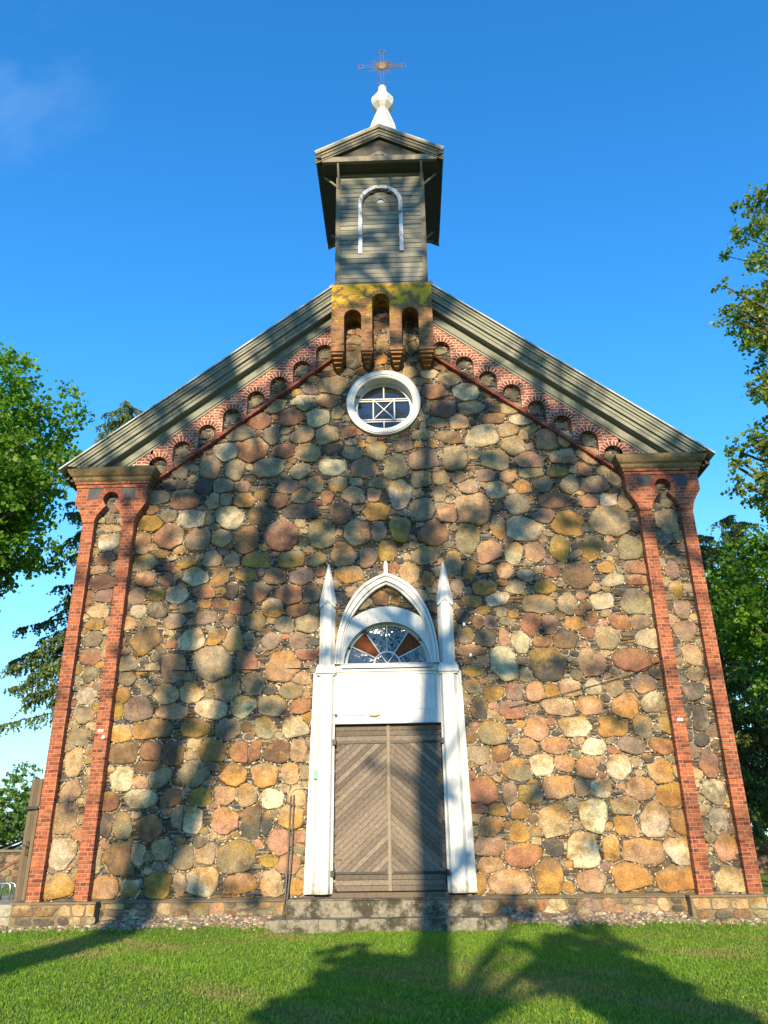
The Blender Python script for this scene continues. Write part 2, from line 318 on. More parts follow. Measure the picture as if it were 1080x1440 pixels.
M['shade_leaf'] = mat_leaf('canopy_leaf', (0.03, 0.07, 0.015), (0.06, 0.12, 0.02), (0.1, 0.18, 0.03), 0.25)
M['grass'] = mat_attr('grass_blades', 'ca', 0.35, 0.6)
M['pebble'] = mat_attr('pebbles', 'ca', 0, 0.8, 9, 0.5, 0.3)
M['pavement'] = mat_mossy('pale_concrete', (0.33, 0.31, 0.25), (0.16, 0.16, 0.09), (0.45, 0.43, 0.36), 0.52)
M['brown_wood'] = mat_wood('brown_wood', (0.075, 0.055, 0.035), (0.17, 0.125, 0.08), (5, 5, 0.6), 0.4)
M['rust'] = mat_plain('rusty_rail', (0.20, 0.09, 0.05), 0.8, 0.1)
WALL_STONES="""-565,332,32,22,0,B;-503,334,23,19,0,R;-454,331,23,26,0,N;-416,326,14,12,0,T;-374,335,29,23,0,O;-412,349,14,11,0,T;-506,305,30,11,0,B;-559,282,23,25,0,W;-477,283,25,19,30,G;-408,289,30,27,0,G;-580,237,19,19,0,R;-515,240,32,19,0,TW;-450,242,21,17,0,R;-389,242,25,19,0,Y;-582,192,18,23,0,D;-547,189,21,27,0,GB;-489,185,28,24,0,RO;-436,205,13,22,0,G;-402,200,18,26,0,WO;-543,129,33,31,0,B;-511,135,16,21,0,T;-462,145,20,21,0,T;-415,129,23,23,0,G;-384,157,14,12,0,G;-371,133,22,20,0,T;-572,74,30,22,0,P;-515,74,19,15,0,YW;-462,80,27,24,0,Y;-374,83,33,28,0,WO;-419,80,14,20,0,T;-595,128,13,24,0,G;-315,330,21,22,0,RO;-282,332,14,22,0,R;-235,330,27,24,0,N;-189,332,17,23,0,T;-323,287,26,23,0,OB;-259,284,28,24,0,OT;-204,286,19,21,0,TO;-338,244,22,19,0,P;-294,245,21,22,0,TO;-242,239,24,20,0,W;-190,242,19,21,0,T;-336,198,29,26,0,PO;-280,191,21,31,0,DB;-251,190,12,21,0,D;-201,202,25,22,0,OT;-309,130,39,31,0,GY;-222,157,23,24,0,P;-181,165,12,13,0,P;-181,142,11,10,0,G;-242,121,19,12,0,Y;-202,113,22,19,0,P;-298,80,31,18,0,OP;-236,80,21,23,0,T;-185,74,15,16,0,O;191,317,23,19,0,G;236,319,21,16,0,RO;213,289,17,13,0,M;263,286,31,22,0,GO;293,332,20,17,0,TO;349,334,25,16,0,PO;432,329,24,17,0,W;318,296,23,21,0,WO;366,298,20,15,0,PO;409,289,22,22,0,PO;194,249,29,27,0,R;248,243,14,22,0,M;291,241,25,20,0,GY;347,250,32,23,0,PO;396,251,16,16,0,G;431,249,22,18,0,WO;181,213,16,9,0,R;219,210,20,11,0,O;265,206,18,16,0,OP;204,179,23,20,0,OT;262,169,19,20,0,OY;334,188,33,31,0,TO;410,198,29,32,-20,WY;199,141,27,19,0,TR;267,125,35,22,0,RO;330,139,20,16,0,D;387,132,31,34,-12,WO;197,109,27,16,0,P;179,76,12,19,0,O;232,77,40,23,0,TO;311,87,29,33,0,YB;399,79,29,20,0,PT;240,181,7,8,0,O;475,287,25,26,0,WO;506,332,26,17,0,M;571,328,26,16,-20,RO;561,279,25,24,0,OT;514,246,28,23,0,PO;571,233,27,23,0,OY;478,214,27,18,0,GO;477,177,24,20,0,OP;534,187,27,34,-30,WO;586,184,21,25,0,OP;503,128,40,23,0,PO;441,136,16,22,0,O;577,130,29,25,0,WO;475,85,37,25,0,O;563,78,39,24,0,O;-556,719,23,19,0,RT;-574,678,21,20,0,M;-506,716,15,16,0,R;-442,720,28,22,0,WY;-527,682,18,15,0,Y;-481,680,24,20,0,WO;-382,720,22,22,0,BO;-419,685,26,18,0,RO;-353,684,15,20,0,D;-565,641,18,17,0,W;-518,645,23,20,0,DG;-581,613,16,17,0,P;-540,616,20,11,0,T;-478,616,24,18,0,G;-449,650,18,13,0,P;-409,626,24,17,0,M;-413,656,15,11,0,O;-378,657,20,12,0,RO;-355,615,16,16,0,M;-540,575,35,26,35,B;-436,573,32,27,0,WY;-380,578,26,16,35,YD;-341,571,21,29,0,TY;-474,510,28,31,0,PO;-390,519,46,39,0,G;-577,521,22,19,0,G;-573,490,21,17,0,G;-525,464,14,13,0,G;-481,453,30,23,0,TO;-430,458,24,21,0,TO;-351,463,28,24,0,TO;-577,454,16,18,0,OB;-587,420,14,18,0,Y;-539,423,30,27,0,MP;-466,418,33,17,0,P;-382,419,33,22,0,WP;-574,372,25,21,0,OT;-506,380,40,21,0,BO;-410,381,31,21,0,YB;-342,377,27,22,0,MT;-323,724,23,17,0,YD;-257,719,25,19,0,MO;-196,718,29,21,0,M;-296,682,28,23,0,RG;-221,674,30,24,0,R;-170,676,20,25,0,GB;-330,646,27,17,0,R;-258,645,26,22,0,OW;-202,637,24,16,0,BO;-163,636,10,12,0,G;-297,611,24,20,0,GY;-228,603,22,19,0,G;-180,607,26,21,0,GT;-258,566,22,19,0,M;-196,567,21,18,0,M;-310,521,22,24,0,R;-229,510,39,33,0,PO;-179,536,25,14,0,R;-186,483,20,15,0,TP;-293,471,23,24,0,GD;-210,456,26,18,0,G;-255,460,16,12,0,D;-312,424,26,24,0,WY;-247,426,28,22,0,GY;-188,424,22,16,0,R;-174,452,7,12,0,T;-262,379,24,20,0,GY;-198,378,27,21,0,WO;226,681,26,18,0,O;162,686,15,20,0,M;194,650,22,13,0,O;253,654,27,16,10,W;294,681,21,16,0,G;361,681,23,17,0,YB;342,640,35,21,0,GO;407,640,21,26,0,GT;168,617,17,17,0,D;217,628,14,11,0,Y;259,624,13,12,0,G;204,602,12,15,0,B;232,601,15,16,0,M;265,601,16,9,0,G;320,595,19,27,-30,RB;362,592,16,22,0,RM;419,594,24,15,0,O;174,570,20,17,0,GY;217,565,23,20,0,D;260,567,11,19,0,PO;296,554,19,25,0,WT;343,553,19,13,0,RO;395,560,28,22,0,BD;456,603,14,15,0,RO;184,537,30,14,0,BP;255,506,28,36,0,W;349,506,38,36,0,DY;444,508,28,31,0,PT;186,492,23,12,0,O;301,480,14,15,0,T;182,461,18,17,0,TO;228,446,23,18,0,YB;271,446,18,19,0,MR;315,445,21,22,0,PO;353,447,15,17,0,Y;392,453,21,18,0,PW;410,480,13,11,0,G;442,456,16,18,0,W;196,414,18,25,0,DY;265,408,27,18,0,RM;363,414,35,18,-8,T;428,414,26,18,0,PO;221,361,29,23,0,GY;314,368,24,23,0,PO;398,371,33,20,0,WY;513,692,26,16,15,WG;568,693,25,13,0,RT;483,644,25,21,0,WY;559,642,32,30,0,GM;517,597,25,17,-15,RO;563,595,24,16,0,M;483,561,26,25,0,GT;575,556,28,23,0,WT;533,510,37,24,0,RB;550,460,25,20,0,MO;487,451,20,21,0,GO;506,413,27,26,0,OP;565,418,26,21,0,GW;474,371,29,20,0,OY;536,370,20,23,0,GO;587,374,16,20,0,YG;-501,1003,22,29,0,G;-359,1096,35,22,8,GT;-314,1129,29,23,0,RM;-322,1049,37,33,0,RT;-391,1045,28,24,12,W;-427,1003,27,32,0,TG;-365,993,25,29,0,G;-283,999,37,29,0,GM;-512,959,28,13,0,DG;-440,951,23,21,0,D;-392,954,28,19,0,G;-345,949,19,15,0,P;-547,926,24,20,0,G;-482,917,33,24,0,RT;-415,913,16,21,0,T;-384,916,14,16,0,G;-339,913,24,19,0,O;-297,925,21,13,0,YB;-558,892,14,13,0,R;-520,875,22,17,0,G;-464,868,34,23,0,WT;-418,863,11,13,0,G;-365,867,34,29,0,WG;-296,871,29,23,0,BD;-559,857,32,20,0,Y;-513,824,33,33,0,RT;-576,809,19,31,0,BT;-441,813,30,27,0,TP;-387,815,24,22,0,TO;-326,810,28,35,0,BO;-560,759,29,19,0,GY;-467,758,23,14,20,YD;-405,764,21,19,0,T;-357,759,17,20,0,P;-300,762,34,20,0,YB;-273,1173,25,21,0,TO;-203,1180,29,16,-20,W;-234,1139,29,25,0,RB;-166,1137,27,28,0,W;-115,1148,16,16,0,T;-280,1088,22,26,0,GD;-204,1088,29,21,0,TG;-141,1082,28,29,0,T;-88,1092,17,17,0,R;-248,1045,29,21,0,RP;-188,1037,32,24,0,TO;-130,1048,25,18,0,DB;-79,1034,23,19,0,GD;-79,1062,14,10,0,T;-18,1036,26,24,0,GY;45,1048,26,16,0,DM;-206,985,26,21,15,TG;-128,995,31,25,-12,WG;-49,991,34,25,15,PR;25,992,28,31,0,G;-167,950,21,20,0,GO;-113,950,22,20,0,OW;-232,946,25,20,0,MR;-68,955,16,11,0,T;-13,949,21,16,0,GY;36,920,27,37,0,WY;-75,919,28,21,0,TW;-26,918,17,19,0,P;-199,919,26,22,0,GO;-139,915,15,16,0,R;-256,909,23,18,0,RB;-197,881,46,19,0,D;-107,872,27,29,0,BD;-18,875,32,24,0,OY;-244,817,39,36,0,RM;-150,820,33,36,0,GY;-67,818,32,34,0,TR;-15,826,19,26,0,GM;34,828,25,32,0,YG;-220,760,31,19,0,YG;-156,758,19,17,0,GY;-98,769,26,31,0,PO;-40,759,20,24,0,PT;5,776,22,26,0,YD;-86,719,31,21,0,OG;148,1150,32,25,0,RM;224,1154,33,18,0,GT;108,1155,11,12,0,T;318,1147,25,16,0,TG;279,1148,16,11,0,B;188,1112,25,22,0,TO;270,1120,34,15,0,BO;135,1110,27,17,0,G;100,1128,10,8,0,T;98,1107,8,9,0,T;340,1116,28,16,0,WG;97,1081,26,14,0,TG;158,1071,31,18,0,BG;242,1068,37,32,0,W;306,1083,26,19,0,TM;344,1071,13,14,0,T;400,1056,27,28,0,PR;317,1043,28,28,0,TG;93,1010,36,28,0,M;173,1010,29,33,0,G;219,1024,14,15,0,TP;273,1005,34,26,0,GY;353,1001,36,22,0,P;88,958,24,21,0,GO;136,959,21,18,0,GO;182,961,19,16,0,GO;243,963,24,17,0,M;300,958,20,14,0,PO;354,968,27,14,0,TO;378,935,24,19,0,G;200,934,23,20,0,MT;269,923,25,23,0,WO;329,931,18,18,0,O;129,917,17,19,0,GD;86,878,31,29,0,GT;207,875,42,38,0,PT;149,865,25,25,0,PR;312,885,29,26,0,GW;114,814,33,29,-30,BR;193,803,27,37,0,GY;264,826,18,29,0,OT;327,823,43,30,0,WT;372,852,27,18,10,MP;90,761,29,24,0,GY;238,767,30,26,20,PT;297,762,21,26,0,WO;346,764,22,24,0,P;155,737,20,31,-12,GY;193,723,16,24,0,OD;274,719,19,19,0,TO;51,719,24,27,0,TO;96,704,16,17,0,O;231,725,16,9,0,T;319,709,17,15,0,PW;443,1055,19,20,-30,PT;432,1008,32,19,15,PT;497,1014,27,20,-30,PT;417,968,23,15,0,YB;481,972,17,17,0,RO;551,946,18,19,-20,GT;500,932,35,21,0,MT;444,932,25,21,35,G;405,892,39,20,0,RB;485,890,22,18,0,RP;530,892,19,17,0,W;572,891,18,26,-20,T;427,833,35,30,0,YO;523,836,46,36,0,TG;404,773,23,30,0,YT;476,773,20,33,-15,YG;566,771,32,28,0,G;504,724,19,14,0,O;573,721,27,16,-12,RM;379,717,18,14,0,R;438,707,35,29,0,BD;-130,1228,37,29,0,TG;-200,1182,30,22,-35,GW;-144,1186,31,20,-12,BT;-187,1217,20,14,0,M;-140,1263,17,10,0,R;-92,1267,18,12,0,G;-55,1269,14,12,0,O;-143,1281,12,8,0,T;70,1262,18,18,0,TG;33,1266,15,15,0,R;98,1278,14,12,0,G;118,1255,20,14,0,W;150,1274,19,8,0,B;167,1239,29,20,0,TB;207,1197,32,27,0,WT;133,1202,33,23,0,RM;-14,1270,21,11,0,B;-76,1312,24,33,0,DG;-81,1340,17,12,0,R;0,1303,15,15,0,O;1,1340,18,16,0,T;73,1335,14,22,0,G;75,1302,15,11,0,G;71,1370,15,13,0,W;1,1367,15,13,0,T;-74,1366,19,15,0,TG"""
PANEL_STONES="""-651,811,26,20,0,WT;-653,844,25,10,0,TO;-657,870,10,12,0,G;-658,768,21,16,0,RP;-666,743,19,12,0,P;-653,712,28,18,15,RB;-648,678,22,15,0,M;-655,645,23,18,0,TG;-658,612,21,14,0,YG;-657,577,20,20,0,G;-658,540,22,21,0,R;-654,498,18,17,0,GD;-655,452,22,19,0,WG;-655,412,22,19,0,G;-657,366,25,18,0,G;-660,316,19,30,0,T;-660,259,22,22,0,PT;-666,202,27,30,0,PT;-659,139,27,29,0,W;-660,79,30,24,0,YT;657,833,25,28,0,TG;664,877,16,13,0,G;664,897,12,11,0,G;654,755,19,11,0,D;649,709,18,21,0,MB;652,665,15,21,0,YT;656,619,18,22,0,MP;656,571,25,22,0,MR;661,518,20,24,0,TP;661,476,19,15,0,T;654,439,22,20,0,DM;656,385,18,28,0,DG;653,340,17,14,0,D;659,293,20,27,0,RM;658,237,22,25,0,GW;657,185,17,24,0,WG;665,135,21,25,0,PO;666,77,30,23,0,TY"""

# ------------------------------------------------------------------ church
church = empty('church', (0, 0, 0), 'fieldstone church front with red brick corner buttresses and a grey wooden belfry', 'church')
PAL = dict(G=(.235, .19, .115), B=(.185, .105, .05), R=(.25, .115, .062), P=(.37, .21, .12), O=(.365, .19, .052), W=(.49, .41, .27), D=(.075, .066, .052),
           Y=(.30, .18, .035), T=(.37, .26, .14), M=(.22, .15, .11), N=(.13, .068, .042))
def parse(s): return [(*[int(q)/100.0 for q in e.split(',')[:4]], R_(int(e.split(',')[4])), e.split(',')[5]) for e in s.split(';')]
def string_z(u): return 9.60 + (5.65-u)*0.793
FANC, FANR = (0.0, 5.08), 0.97
def in_wall(x, z, mg=0.0):
    """true where the main gable wall shows stone"""
    u = abs(x)
    if u > 7.0-mg: return False
    if z > (string_z(u)+0.75 if u > 1.3 else 14.95): return False
    if math.hypot(x, z-11.70) < 0.80+mg: return False
    if u < 1.13+mg and z < 3.86+mg: return False
    if z > 4.95-mg and math.hypot(x-FANC[0], z-FANC[1]) < FANR+0.03+mg: return False
    return True
def boulders(L, Y, zmin=None, xlim=None, bulge=1.0, rect=False):
    """rounded split boulders set in the wall plane Y; each clipped against its neighbours"""
    N = 24; n = len(L); C = np.array([[a[0], a[1]] for a in L]); gr = 1.0 if rect else 1.09; RX = np.array([a[2] for a in L])*gr; RZ = np.array([a[3] for a in L])*gr; RO = np.array([a[4] for a in L])
    ang = np.arange(N)*2*math.pi/N
    V = []; F4 = []; F3 = []; CA = []; CB = []; OUT = []
    def norm(j, P):
        d = P-C[j]; c, s_ = math.cos(-RO[j]), math.sin(-RO[j]); a = (d[:, 0]*c-d[:, 1]*s_)/RX[j]; b = (d[:, 0]*s_+d[:, 1]*c)/RZ[j]
        return np.sqrt(a*a+b*b)
    for i in range(n):
        ex = rnd.uniform(2.3, 5.5) if not rect else rnd.uniform(3.5, 6)
        c_, s_ = np.cos(ang), np.sin(ang); r = (np.abs(c_)**ex+np.abs(s_)**ex)**(-1/ex)
        for h in (2, 3, 4, 5, 7, 9): r = r*(1+rnd.uniform(-1, 1)*(0.075 if h < 5 else 0.035)*np.cos(h*ang+rnd.uniform(0, 6.28)))
        # cut a corner or two: stones are split, not balls
        for _ in range(rnd.choice((0, 1, 2, 2, 3))):
            a0 = rnd.uniform(0, 6.28); cut = rnd.uniform(0.78, 0.95); dd = np.cos(ang-a0); r = np.where(dd*r > cut, cut/np.maximum(dd, 0.05), r)
        lx, lz = r*c_*RX[i], r*s_*RZ[i]; c, s = math.cos(RO[i]), math.sin(RO[i])
        P = C[i]+np.stack([lx*c-lz*s, lx*s+lz*c], 1)
        nb = [j for j in range(n) if j != i and abs(C[j][0]-C[i][0]) < RX[i]+RX[j]+.15 and abs(C[j][1]-C[i][1]) < RZ[i]+RZ[j]+.15]
        for _ in range(9):
            di = norm(i, P); bad = np.zeros(N, bool)
            for j in nb: bad |= (di > norm(j, P)-0.035*min(1, .25/RX[j]))
            if not bad.any(): break
            P = np.where(bad[:, None], C[i]+(P-C[i])*0.955, P)
        if zmin is not None: P[:, 1] = np.maximum(P[:, 1], zmin)
        if xlim is not None: P[:, 0] = np.clip(P[:, 0], xlim[0], xlim[1])
        OUT.append(P)
        size = min(RX[i], RZ[i]); dep = bulge*min(0.085, 0.03+size*0.16)*rnd.uniform(0.7, 1.15)
        tx, tz = rnd.uniform(-.10, .10), rnd.uniform(-.12, .06); base = len(V)
        ph = [rnd.uniform(0, 6.28) for _ in range(4)]; FC = [(rnd.uniform(0, 6.28), rnd.uniform(.25, .8), rnd.uniform(.55, .98)) for _ in range(rnd.choice((1, 2, 3)))]
        for q, (fr, dp) in enumerate(((1.0, -0.15), (0.992, 0.5), (0.95, 0.86), (0.80, 0.98), (0.58, 1.0), (0.30, 1.0))):
            for k in range(N):
                p = C[i]+(P[k]-C[i])*fr; lum = 0.10*math.sin(3.1*fr+ang[k]*2+ph[0])+0.08*math.sin(ang[k]*3+ph[1])*fr
                y = Y-dep*(dp*(1+lum if q > 1 else 1)) - (tx*(p[0]-C[i][0])+tz*(p[1]-C[i][1]))*(1 if q > 0 else 0)
                if q > 1:
                    for fa, sl, fc_ in FC: e = ((p[0]-C[i][0])*math.cos(fa)+(p[1]-C[i][1])*math.sin(fa))/size; y = max(y, Y-dep*(fc_+.35-sl*e))
                V.append((p[0], min(y, Y+0.02), p[1]))
        V.append((C[i][0], Y-dep*1.0, C[i][1]))
        for q in range(5):
            for k in range(N): a, b = base+q*N+k, base+q*N+(k+1) % N; F4.append((a, b, b+N, a+N))
        for k in range(N): F3.append((base+5*N+k, base+5*N+(k+1) % N, base+6*N))
        code = L[i][5]; a = np.array(PAL[code[0]]); b = np.array(PAL[code[1]] if len(code) > 1 else PAL[rnd.choice('YOTGB')])
        f = rnd.uniform(.82, 1.18); a = a*f*(1.04-.018*max(0.0, C[i][1]-1.5))*np.array([rnd.uniform(.94, 1.06) for _ in range(3)])
        wgt = (0.42 if len(code) > 1 else 0.2)-.012*max(0, C[i][1]-4)
        dirn = rnd.choice((1.57, 1.57, 1.2, 2.0, rnd.uniform(0, 6.28)))
        for q in range(7):
            for k in range(N if q < 6 else 1):
                v = V[base+q*N+k]; e = ((v[0]-C[i][0])/RX[i]*math.cos(dirn)+(v[2]-C[i][1])/RZ[i]*math.sin(dirn))
                CA.append((*a, 1)); CB.append((*b, wgt+0.33*e+(0.1 if q < 2 else 0)))
    return V, F4, F3, CA, CB, OUT
# field stones of the main wall
WS = parse(WALL_STONES)
occ_cell = {}
def free_r(x, z, L):
    d = 9.0
    for a in L:
        if abs(a[0]-x) < a[2]+.5 and abs(a[1]-z) < a[3]+.5:
            e = math.hypot((x-a[0])/a[2], (z-a[1])/a[3]); d = min(d, (e-1)*min(a[2], a[3]))
    return d
extra = 0
for _ in range(15000):
    x = rnd.uniform(-5.9, 5.9) if rnd.random() < .9 else rnd.uniform(-7, 7); z = rnd.uniform(.6, 14.5)
    if not in_wall(x, z, .12) or z > string_z(abs(x))-.12 and abs(x) > 1.3: continue
    if abs(x) < 1.65 and z < 5.3 or abs(x) < 1.15 and z < 6.5: continue
    d = free_r(x, z, WS)
    if d > 0.072:
        r = min(d, 0.26 if z < 5 else .2); WS.append((x, z, r*rnd.uniform(1.0, 1.45), r*rnd.uniform(.7, .95), rnd.uniform(-.4, .4), rnd.choice(['G', 'B', 'R', 'P', 'T', 'M', 'O', 'GY', 'TO', 'D']))); extra += 1
for u in (1.51, 2.09, 2.66, 3.23, 3.81, 4.40, 4.99, 5.54):      # a stone or two in every blind arch
    for s in (-1, 1):
        zc = string_z(u)+.34; WS.append((s*u+rnd.uniform(-.03, .03), zc, rnd.uniform(.12, .17), rnd.uniform(.08, .12), rnd.uniform(-.4, .4), rnd.choice(['G', 'GD', 'DG'])))
V, F4, F3, CA, CB, OUT = boulders(WS, -0.012, zmin=.545)
wall = link('stone_wall', npmesh('stone_wall', V, [F4, F3], dict(ca=CA, cb=CB)), M['stone'], church, True)
tag(wall, kind=None)
# backing mortar with the window, fanlight and door openings left out
def grid_wall(x0, x1, z0, z1, st, y, test):
    nx, nz = int(round((x1-x0)/st)), int(round((z1-z0)/st)); idx = {}; Vv = []; Ff = []
    def vi(i, j):
        if (i, j) not in idx: idx[(i, j)] = len(Vv); Vv.append((x0+i*st, y, z0+j*st))
        return idx[(i, j)]
    for i in range(nx):
        for j in range(nz):
            if test(x0+(i+.5)*st, z0+(j+.5)*st): Ff.append((vi(i, j), vi(i+1, j), vi(i+1, j+1), vi(i, j+1)))
    return Vv, Ff
Vv, Ff = grid_wall(-7.0, 7.0, 0.1, 15.1, .1, .012, in_wall)
link('mortar_bed', npmesh('mortar_bed', Vv, np.array(Ff)), M['mortar'], wall)
# slate chips packed between the boulders
def chips(polys, x0, x1, z0, z1, Y, test, dens=1.0, hmin=.022, hmax=.06, pale=0.0):
    st = .02; nx, nz = int((x1-x0)/st)+1, int((z1-z0)/st)+1; occ = np.zeros((nx, nz), np.float32)
    gx = x0+(np.arange(nx)+.5)*st; gz = z0+(np.arange(nz)+.5)*st
    for P in polys:
        a, b = P.min(0), P.max(0); i0, i1 = max(0, int((a[0]-x0)/st)), min(nx, int((b[0]-x0)/st)+1); j0, j1 = max(0, int((a[1]-z0)/st)), min(nz, int((b[1]-z0)/st)+1)
        if i1 <= i0 or j1 <= j0: continue
        X, Z = np.meshgrid(gx[i0:i1], gz[j0:j1], indexing='ij'); inside = np.ones(X.shape, bool); c = P.mean(0)
        ang = np.arctan2(Z-c[1], X-c[0]); rr = np.hypot(X-c[0], Z-c[1]); pa = np.arctan2(P[:, 1]-c[1], P[:, 0]-c[0]); pr = np.hypot(P[:, 0]-c[0], P[:, 1]-c[1]); o = np.argsort(pa)
        lim = np.interp(ang, pa[o], pr[o], period=2*math.pi); occ[i0:i1, j0:j1] = np.maximum(occ[i0:i1, j0:j1], (rr < lim-.012))
    V = []; F = []; C = []
    z = z0
    SL = [(.085, .088, .09), (.065, .068, .072), (.13, .125, .115), (.17, .145, .11), (.16, .11, .085), (.10, .095, .085), (.22, .19, .145)]
    while z < z1:
        h = rnd.uniform(hmin, hmax)*rnd.choice((1, 1, 1, 1.7)); ph = rnd.uniform(0, 6.28); x = x0
        wave = lambda x: 0.03*math.sin(x*1.3+ph)*0.6+0.02*math.sin(x*3.7+z)
        while x < x1:
            wd = h*rnd.choice((1.6, 2.2, 3, 3, 4, 5.5))*rnd.uniform(.8, 1.2); xm = x+wd/2; zz = z+wave(xm)
            if test(xm, zz+h/2):
                i = int((xm-x0)/st); j = int((zz+h/2-z0)/st)
                if 0 <= i < nx and 0 <= j < nz and not occ[i, j]:
                    # skip where both ends are inside boulders
                    ia, ib = max(0, int((x+.01-x0)/st)), min(nx-1, int((x+wd-.01-x0)/st)); 
                    xa = x if not occ[ia, j] else max(x, xm-wd*.42); xb = x+wd if not occ[ib, j] else min(x+wd, xm+wd*.42)
                    g = .004; y = Y-rnd.uniform(.004, .045); jt = lambda q=.22: rnd.uniform(-q, q)*h
                    T = rnd.uniform(-.012, .012)
                    q = [(xa+g+jt(.3), zz+g+jt(.1)), (xb-g+jt(.3), zz+g+jt(.1)+T), (xb-g+jt(.3), zz+h-g+jt(.15)+T), (xa+g+jt(.3), zz+h-g+jt(.15))]
                    b = len(V); cx = sum(p[0] for p in q)/4; cz = sum(p[1] for p in q)/4
                    V += [(a, Y+.01, c) for a, c in q]+[(cx+(a-cx)*.93, y+rnd.uniform(-.006, .006), cz+(c-cz)*.86) for a, c in q]
                    F += [(b+4, b+5, b+6, b+7)]+[(b+k, b+(k+1) % 4, b+4+(k+1) % 4, b+4+k) for k in range(4)]
                    low = max(0, 1-(zz/9.0)); c = rnd.choice(SL); f = rnd.uniform(.45, 1.15); up_ = zz > string_z(abs(xm))-.05
                    zn = math.sin(xm*1.7+zz*.6+1)*math.sin(zz*1.9-xm*.5)+.5*math.sin(xm*4.3+zz*3.1)
                    warm = rnd.random() < .12+.38*low+.4*max(0, zn)*(.4+low) and not up_; f *= 1.25 if up_ else 1
                    if warm: c = rnd.choice([(.24, .165, .085), (.24, .14, .045), (.27, .19, .11), (.20, .10, .06), (.30, .26, .18), (.22, .13, .04)])
                    c = tuple(a*f for a in c)
                    C += [(*c, 1)]*8
            x += wd
        z += h*.93
    # pale mortar crumbs pressed in round the boulders
    for P in polys:
        cz = P[:, 1].mean(); k = int(P.shape[0]*(1.3 if cz < 6 else .6)*(.5+rnd.random()))
        for _ in range(k):
            i = rnd.randrange(len(P)); a, bb = P[i], P[(i+1) % len(P)]; t = rnd.random(); p = a+(bb-a)*t; c = P.mean(0); d = (p-c)/max(1e-3, np.hypot(*(p-c))); p = p+d*rnd.uniform(.004, .035)
            if not test(p[0], p[1]): continue
            ii, jj = int((p[0]-x0)/st), int((p[1]-z0)/st)
            if not (0 <= ii < nx and 0 <= jj < nz) or occ[ii, jj]: continue
            s = rnd.uniform(.008, .022); an = math.atan2(d[1], d[0])+1.57+rnd.uniform(-.5, .5); b = len(V); y = Y-rnd.uniform(.02, .05)
            for e, f_ in ((-1.5, -.5), (1.5, -.6), (1.2, .5), (-1.1, .7)):
                V.append((p[0]+(e*math.cos(an)-f_*math.sin(an))*s, y, p[1]+(e*math.sin(an)+f_*math.cos(an))*s))
            V.append((p[0], Y, p[1])); F += [(b, b+1, b+2, b+3)]; v = rnd.uniform(.5, 1.1); cc = rnd.choice([(.55, .48, .36), (.42, .34, .22), (.34, .31, .26), (.25, .2, .12)])
            C += [(*(q*v for q in cc), 1)]*5
    return V, F, C
V, F, C = chips(OUT, -7.0, 7.0, .53, 15.0, .008, lambda x, z: in_wall(x, z) and z > .545)
link('slate_chips', npmesh('slate_chips', V, np.array(F), dict(ca=C)), M['chip'], wall)

# plinth: a low course of squared stones with a sloping mortar ledge
PL = []
x = -7.0
while x < 7.0:
    wd = rnd.uniform(.16, .42)
    if abs(x+wd/2) > 1.75 and abs(x+wd/2) < 5.85:
        if rnd.random() < .5: PL.append((x+wd/2, .36, wd*.47, .125, 0, rnd.choice(['G', 'T', 'M', 'GY', 'R', 'P', 'D'])))
        else:
            for zc in (.29, .425): PL.append((x+wd/2, zc, wd*.46, .06, 0, rnd.choice(['G', 'T', 'M', 'D', 'GD', 'B'])))
    x += wd
for _ in range(26):
    xx = rnd.choice((-1, 1))*rnd.uniform(2.3, 5.6); q = rnd.uniform(.06, .13); PL.append((xx, rnd.uniform(.17, .27), q*1.5, q*.8, rnd.uniform(-.4, .4), rnd.choice(['T', 'G', 'B', 'PT', 'M', 'D'])))
for xx, sz in ((4.35, .2), (5.0, .17), (-5.05, .17), (3.1, .15), (2.45, .16)): PL.append((xx, .25, sz*1.25, sz*.8, 0, rnd.choice(['WT', 'TO', 'P'])))
for sg in (-1, 1):
    V, F4, F3, CA, CB, PO = boulders([p for p in PL if p[0]*sg > 0], -.085, rect=True, bulge=.5)
    link('plinth_stones', npmesh('plinth_stones', V, [F4, F3], dict(ca=CA, cb=CB)), M['stone'], wall, True)
b = MB(); b.box(-7.0, 7.0, -.08, .0, -.1, .49)
for i in range(70):
    xa = -7+i*.2; yy = -.125+rnd.uniform(-.012, .012)
    P = [(xa, .0, .485), (xa, yy, .485), (xa, yy, .50+rnd.uniform(-.004, .006)), (xa, .0, .548)]; yy2 = yy
    Q = [(xa+.2, p[1], p[2]) for p in P]; b.add(P+Q, [(0, 1, 5, 4), (1, 2, 6, 5), (2, 3, 7, 6)] + ([(0, 3, 2, 1)] if i == 0 else []) + ([(4, 5, 6, 7)] if i == 69 else []))
b.build('plinth_ledge', M['ledge'], wall)

